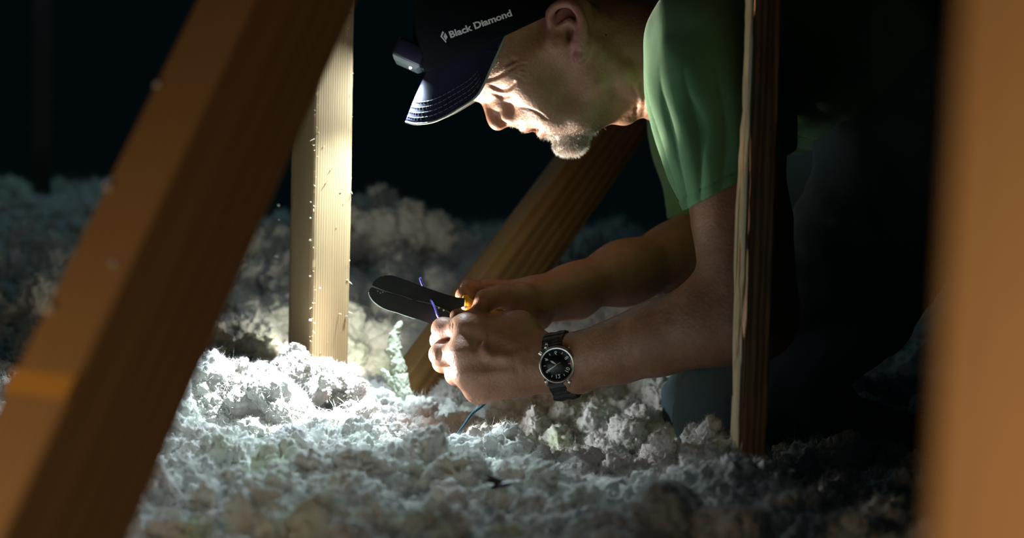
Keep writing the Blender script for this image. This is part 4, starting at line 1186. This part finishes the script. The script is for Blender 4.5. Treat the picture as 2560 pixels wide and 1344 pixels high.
# strap: a loop round the wrist, ribbed
ns_ = 96; sv = []; prof = [(-1, 0), (-1, 1), (-0.5, 1.15), (0, 1.0), (0.5, 1.15), (1, 1), (1, 0)]
for k in range(ns_):
    a = 2 * math.pi * k / ns_; rib = 1 + 0.22 * (math.sin(a * 22) > 0)
    bulge = 1.6 if abs(((a / math.pi * 180) % 360) - 268) < 22 else 1.0     # keeper and folded tail under the wrist
    for (w_, t_) in prof:
        hw = 0.0118 * w_ * (1.0 if bulge == 1 else 1.12)
        rr_ = 1.0
        p_ = wc + Nw * (0.0215 * math.cos(a) + 0.0035 * t_ * rib * bulge * math.cos(a)) + e2w * (0.0305 * math.sin(a) + 0.0040 * t_ * rib * bulge * math.sin(a)) + axw * hw
        sv.append(W(p_))
m_ = len(prof)
sf = [[k * m_ + j, k * m_ + (j + 1) % m_, ((k + 1) % ns_) * m_ + (j + 1) % m_, ((k + 1) % ns_) * m_ + j] for k in range(ns_) for j in range(m_)]
MB().add(sv, sf).build('strap', M['rubber'], watch)

# ------------------------------------------------------------------ wire stripper
def zt(px): return 1.586 + (px - 925) / 238.0 * 0.020
def tp(px, py, dz=0.0): return W(c(px, py, zt(px) + dz))
tool = empty('wire_stripper', tp(1040, 750)); tag(tool, 'black wire stripper with yellow grips held between both hands', 'hand tool')
upj = [(930, 713), (934, 704), (941, 697), (951, 691), (963, 688), (977, 687), (990, 690), (1010, 697), (1075, 722), (1110, 734), (1143, 743), (1164, 745), (1163, 764), (1145, 772), (1128, 781), (1105, 770), (1075, 758), (1048, 752), (1030, 748), (1008, 740), (985, 733), (972, 729), (962, 726), (952, 722), (942, 718)]
loj = [(928, 716.5), (941, 721), (951, 725), (962, 729), (972, 731), (985, 734), (1008, 741), (1030, 749), (1048, 753), (1075, 759), (1105, 771), (1128, 784), (1150, 805), (1150, 828), (1120, 822), (1080, 810), (1037, 795), (1012, 787), (989, 779), (972, 775), (959, 770), (947, 763), (937, 755), (928, 744), (922, 733), (923, 724)]
off = W(np.array([0, 0, 0.0032]))
uj = MB().prism([tp(x_, y_, -0.0005) for x_, y_ in upj], off).build('upper_jaw', M['tool_black'], tool)
lj = MB().prism([tp(x_, y_, -0.0012) for x_, y_ in loj], off).build('lower_jaw', M['tool_black'], tool)
for j_ in (uj, lj):
    bm = bmesh.new(); bm.from_mesh(j_.data); bmesh.ops.bevel(bm, geom=[e_ for e_ in bm.edges if len(e_.link_faces) == 2 and e_.calc_face_angle(0) > 0.9], offset=0.0005, segments=2, affect='EDGES'); bm.to_mesh(j_.data); bm.free()
# ground edge of the lower jaw
edge_pts = [(922, 731), (925, 741), (932, 751), (942, 760), (956, 769), (972, 775.5), (989, 780), (1012, 788), (1037, 796)]
MB().tube([tp(x_, y_, 0.0002) for x_, y_ in catmull([np.array(q, float) for q in edge_pts], 3)], [0.0009] * 12 + [0.0006] * 13, 6).build('ground_edge', M['tool_edge'], lj)
pv, pf = ico(2)
MB().tube([tp(1036, 751, -0.0024), tp(1036, 751, 0.003)], 0.0030, 18).build('pivot_bolt', M['tool_black'], tool)
# gauge notches along the lower jaw and crimping holes
for (x_, y_) in ((1085, 764), (1097, 769), (1109, 775)):
    MB().tube([tp(x_, y_, -0.0016), tp(x_ , y_, -0.0010)], 0.0011, 10).build('gauge_hole', M['tool_edge'], lj)
for (x_, y_) in ((944, 727), (951, 732), (957, 730)):
    MB().tube([tp(x_, y_, -0.0016), tp(x_, y_, -0.0010)], 0.0006, 8).build('rivet', M['tool_edge'], lj)
def grip(pts, nm):
    q = catmull([c(x_, y_, z_) for x_, y_, z_ in pts], 6)
    MB().tube([W(p_) for p_ in q], [0.0048 + 0.0010 * math.sin(k * 0.7) * (k > 2) for k in range(len(q))], 14).build(nm, M['yellow'], tool, smooth=True)
grip([(1160, 755, 1.6075), (1180, 757, 1.6105), (1225, 768, 1.620), (1300, 798, 1.632)], 'grip')
grip([(1148, 812, 1.6075), (1180, 822, 1.612), (1230, 834, 1.622), (1290, 850, 1.634)], 'grip')
MB().tube([tp(1163, 738, 0.004), tp(1166, 752, 0.0045), tp(1172, 772, 0.0045), tp(1170, 778, 0.004)], [0.003, 0.0055, 0.0055, 0.003], 10).build('grip_guard', M['yellow'], tool, smooth=True)

# ------------------------------------------------------------------ wires
o = MB().tube([W(q) for q in catmull([c(1050, 694, 1.602), c(1056, 710, 1.603), c(1072, 740, 1.602), c(1087, 768, 1.590), c(1095, 790, 1.588), c(1112, 808, 1.594), c(1130, 815, 1.600)], 5)], 0.0013, 10).build('wire_end', M['wire_violet'], smooth=True)
tag(o, 'violet-blue wire end gripped in the jaws of the wire stripper', 'wire')
o = MB().tube([W(q) for q in catmull([c(1150, 850, 1.606), c(1190, 930, 1.600), c(1222, 990, 1.588), c(1208, 1012, 1.582), c(1180, 1034, 1.575), c(1163, 1058, 1.568), c(1146, 1082, 1.560), c(1130, 1110, 1.555)], 5)], 0.0015, 10).build('wire', M['wire'], smooth=True)
tag(o, 'dark teal wire running from the near fist down into the wool', 'wire')

# ------------------------------------------------------------------ scraps in the wool
SD = 1.25
for d_ in np.linspace(1.0, 1.5, 200):                               # where the wool stands on this sight line
    q_ = P(1245, 1210, d_)
    if q_[2] < ground(np.array([q_[0]]), np.array([q_[1]]))[0] + 0.034: SD = d_; break
print('scrap depth', SD)


def sc(px, py, dz=0): return P(px, py, SD + dz)


root = empty('sheath_scrap', sc(1250, 1208)); tag(root, 'small torn black scrap lying on the wool in front', 'scrap')
for pl, dz in (([(1208, 1184), (1222, 1188), (1266, 1206), (1262, 1212), (1222, 1196)], 0), ([(1216, 1198), (1262, 1209), (1258, 1214), (1220, 1206)], -0.002),
               ([(1224, 1214), (1256, 1210), (1250, 1218), (1226, 1222)], -0.003), ([(1230, 1226), (1255, 1208), (1284, 1203), (1276, 1212), (1262, 1218), (1248, 1220)], -0.006)):
    MB().prism([sc(x_, y_, dz) for x_, y_ in pl], np.array([0.0, 0.002, 0.0006])).build('strip', M['scrap'], root)

Q = Field()
sp_ = [c(1003, 800, 1.745), c(996, 818, 1.742), c(986, 842, 1.74), c(986, 875, 1.735), c(996, 915, 1.73), c(1004, 950, 1.725), (c(1010, 985, 1.72))]
Q.chain(sp_, [0.0012, 0.0026, 0.0052, 0.0066, 0.0072, 0.0066, 0.008], k=0.006)
Q.chain([c(960, 930, 1.735), c(985, 955, 1.73), c(1018, 992, 1.72)], [0.0035, 0.005, 0.006], k=0.006)
Q.post = lambda p: -0.0030 * (0.8 - worley(p * 150, 5)) - 0.0015 * noise3(p * 500, 8)
qv, qq = polygonize(Q, c(940, 1020, 1.70) - np.array([0, 0.0, 0.02]), c(1045, 780, 1.76) + np.array([0, 0, 0.02]), 0.0013, slack=2)
o = mesh_obj('wool_sliver', W(qv), qq, M['sliver']); tag(o, 'pale green upright sliver of wool beside the brace foot', 'wool tuft')
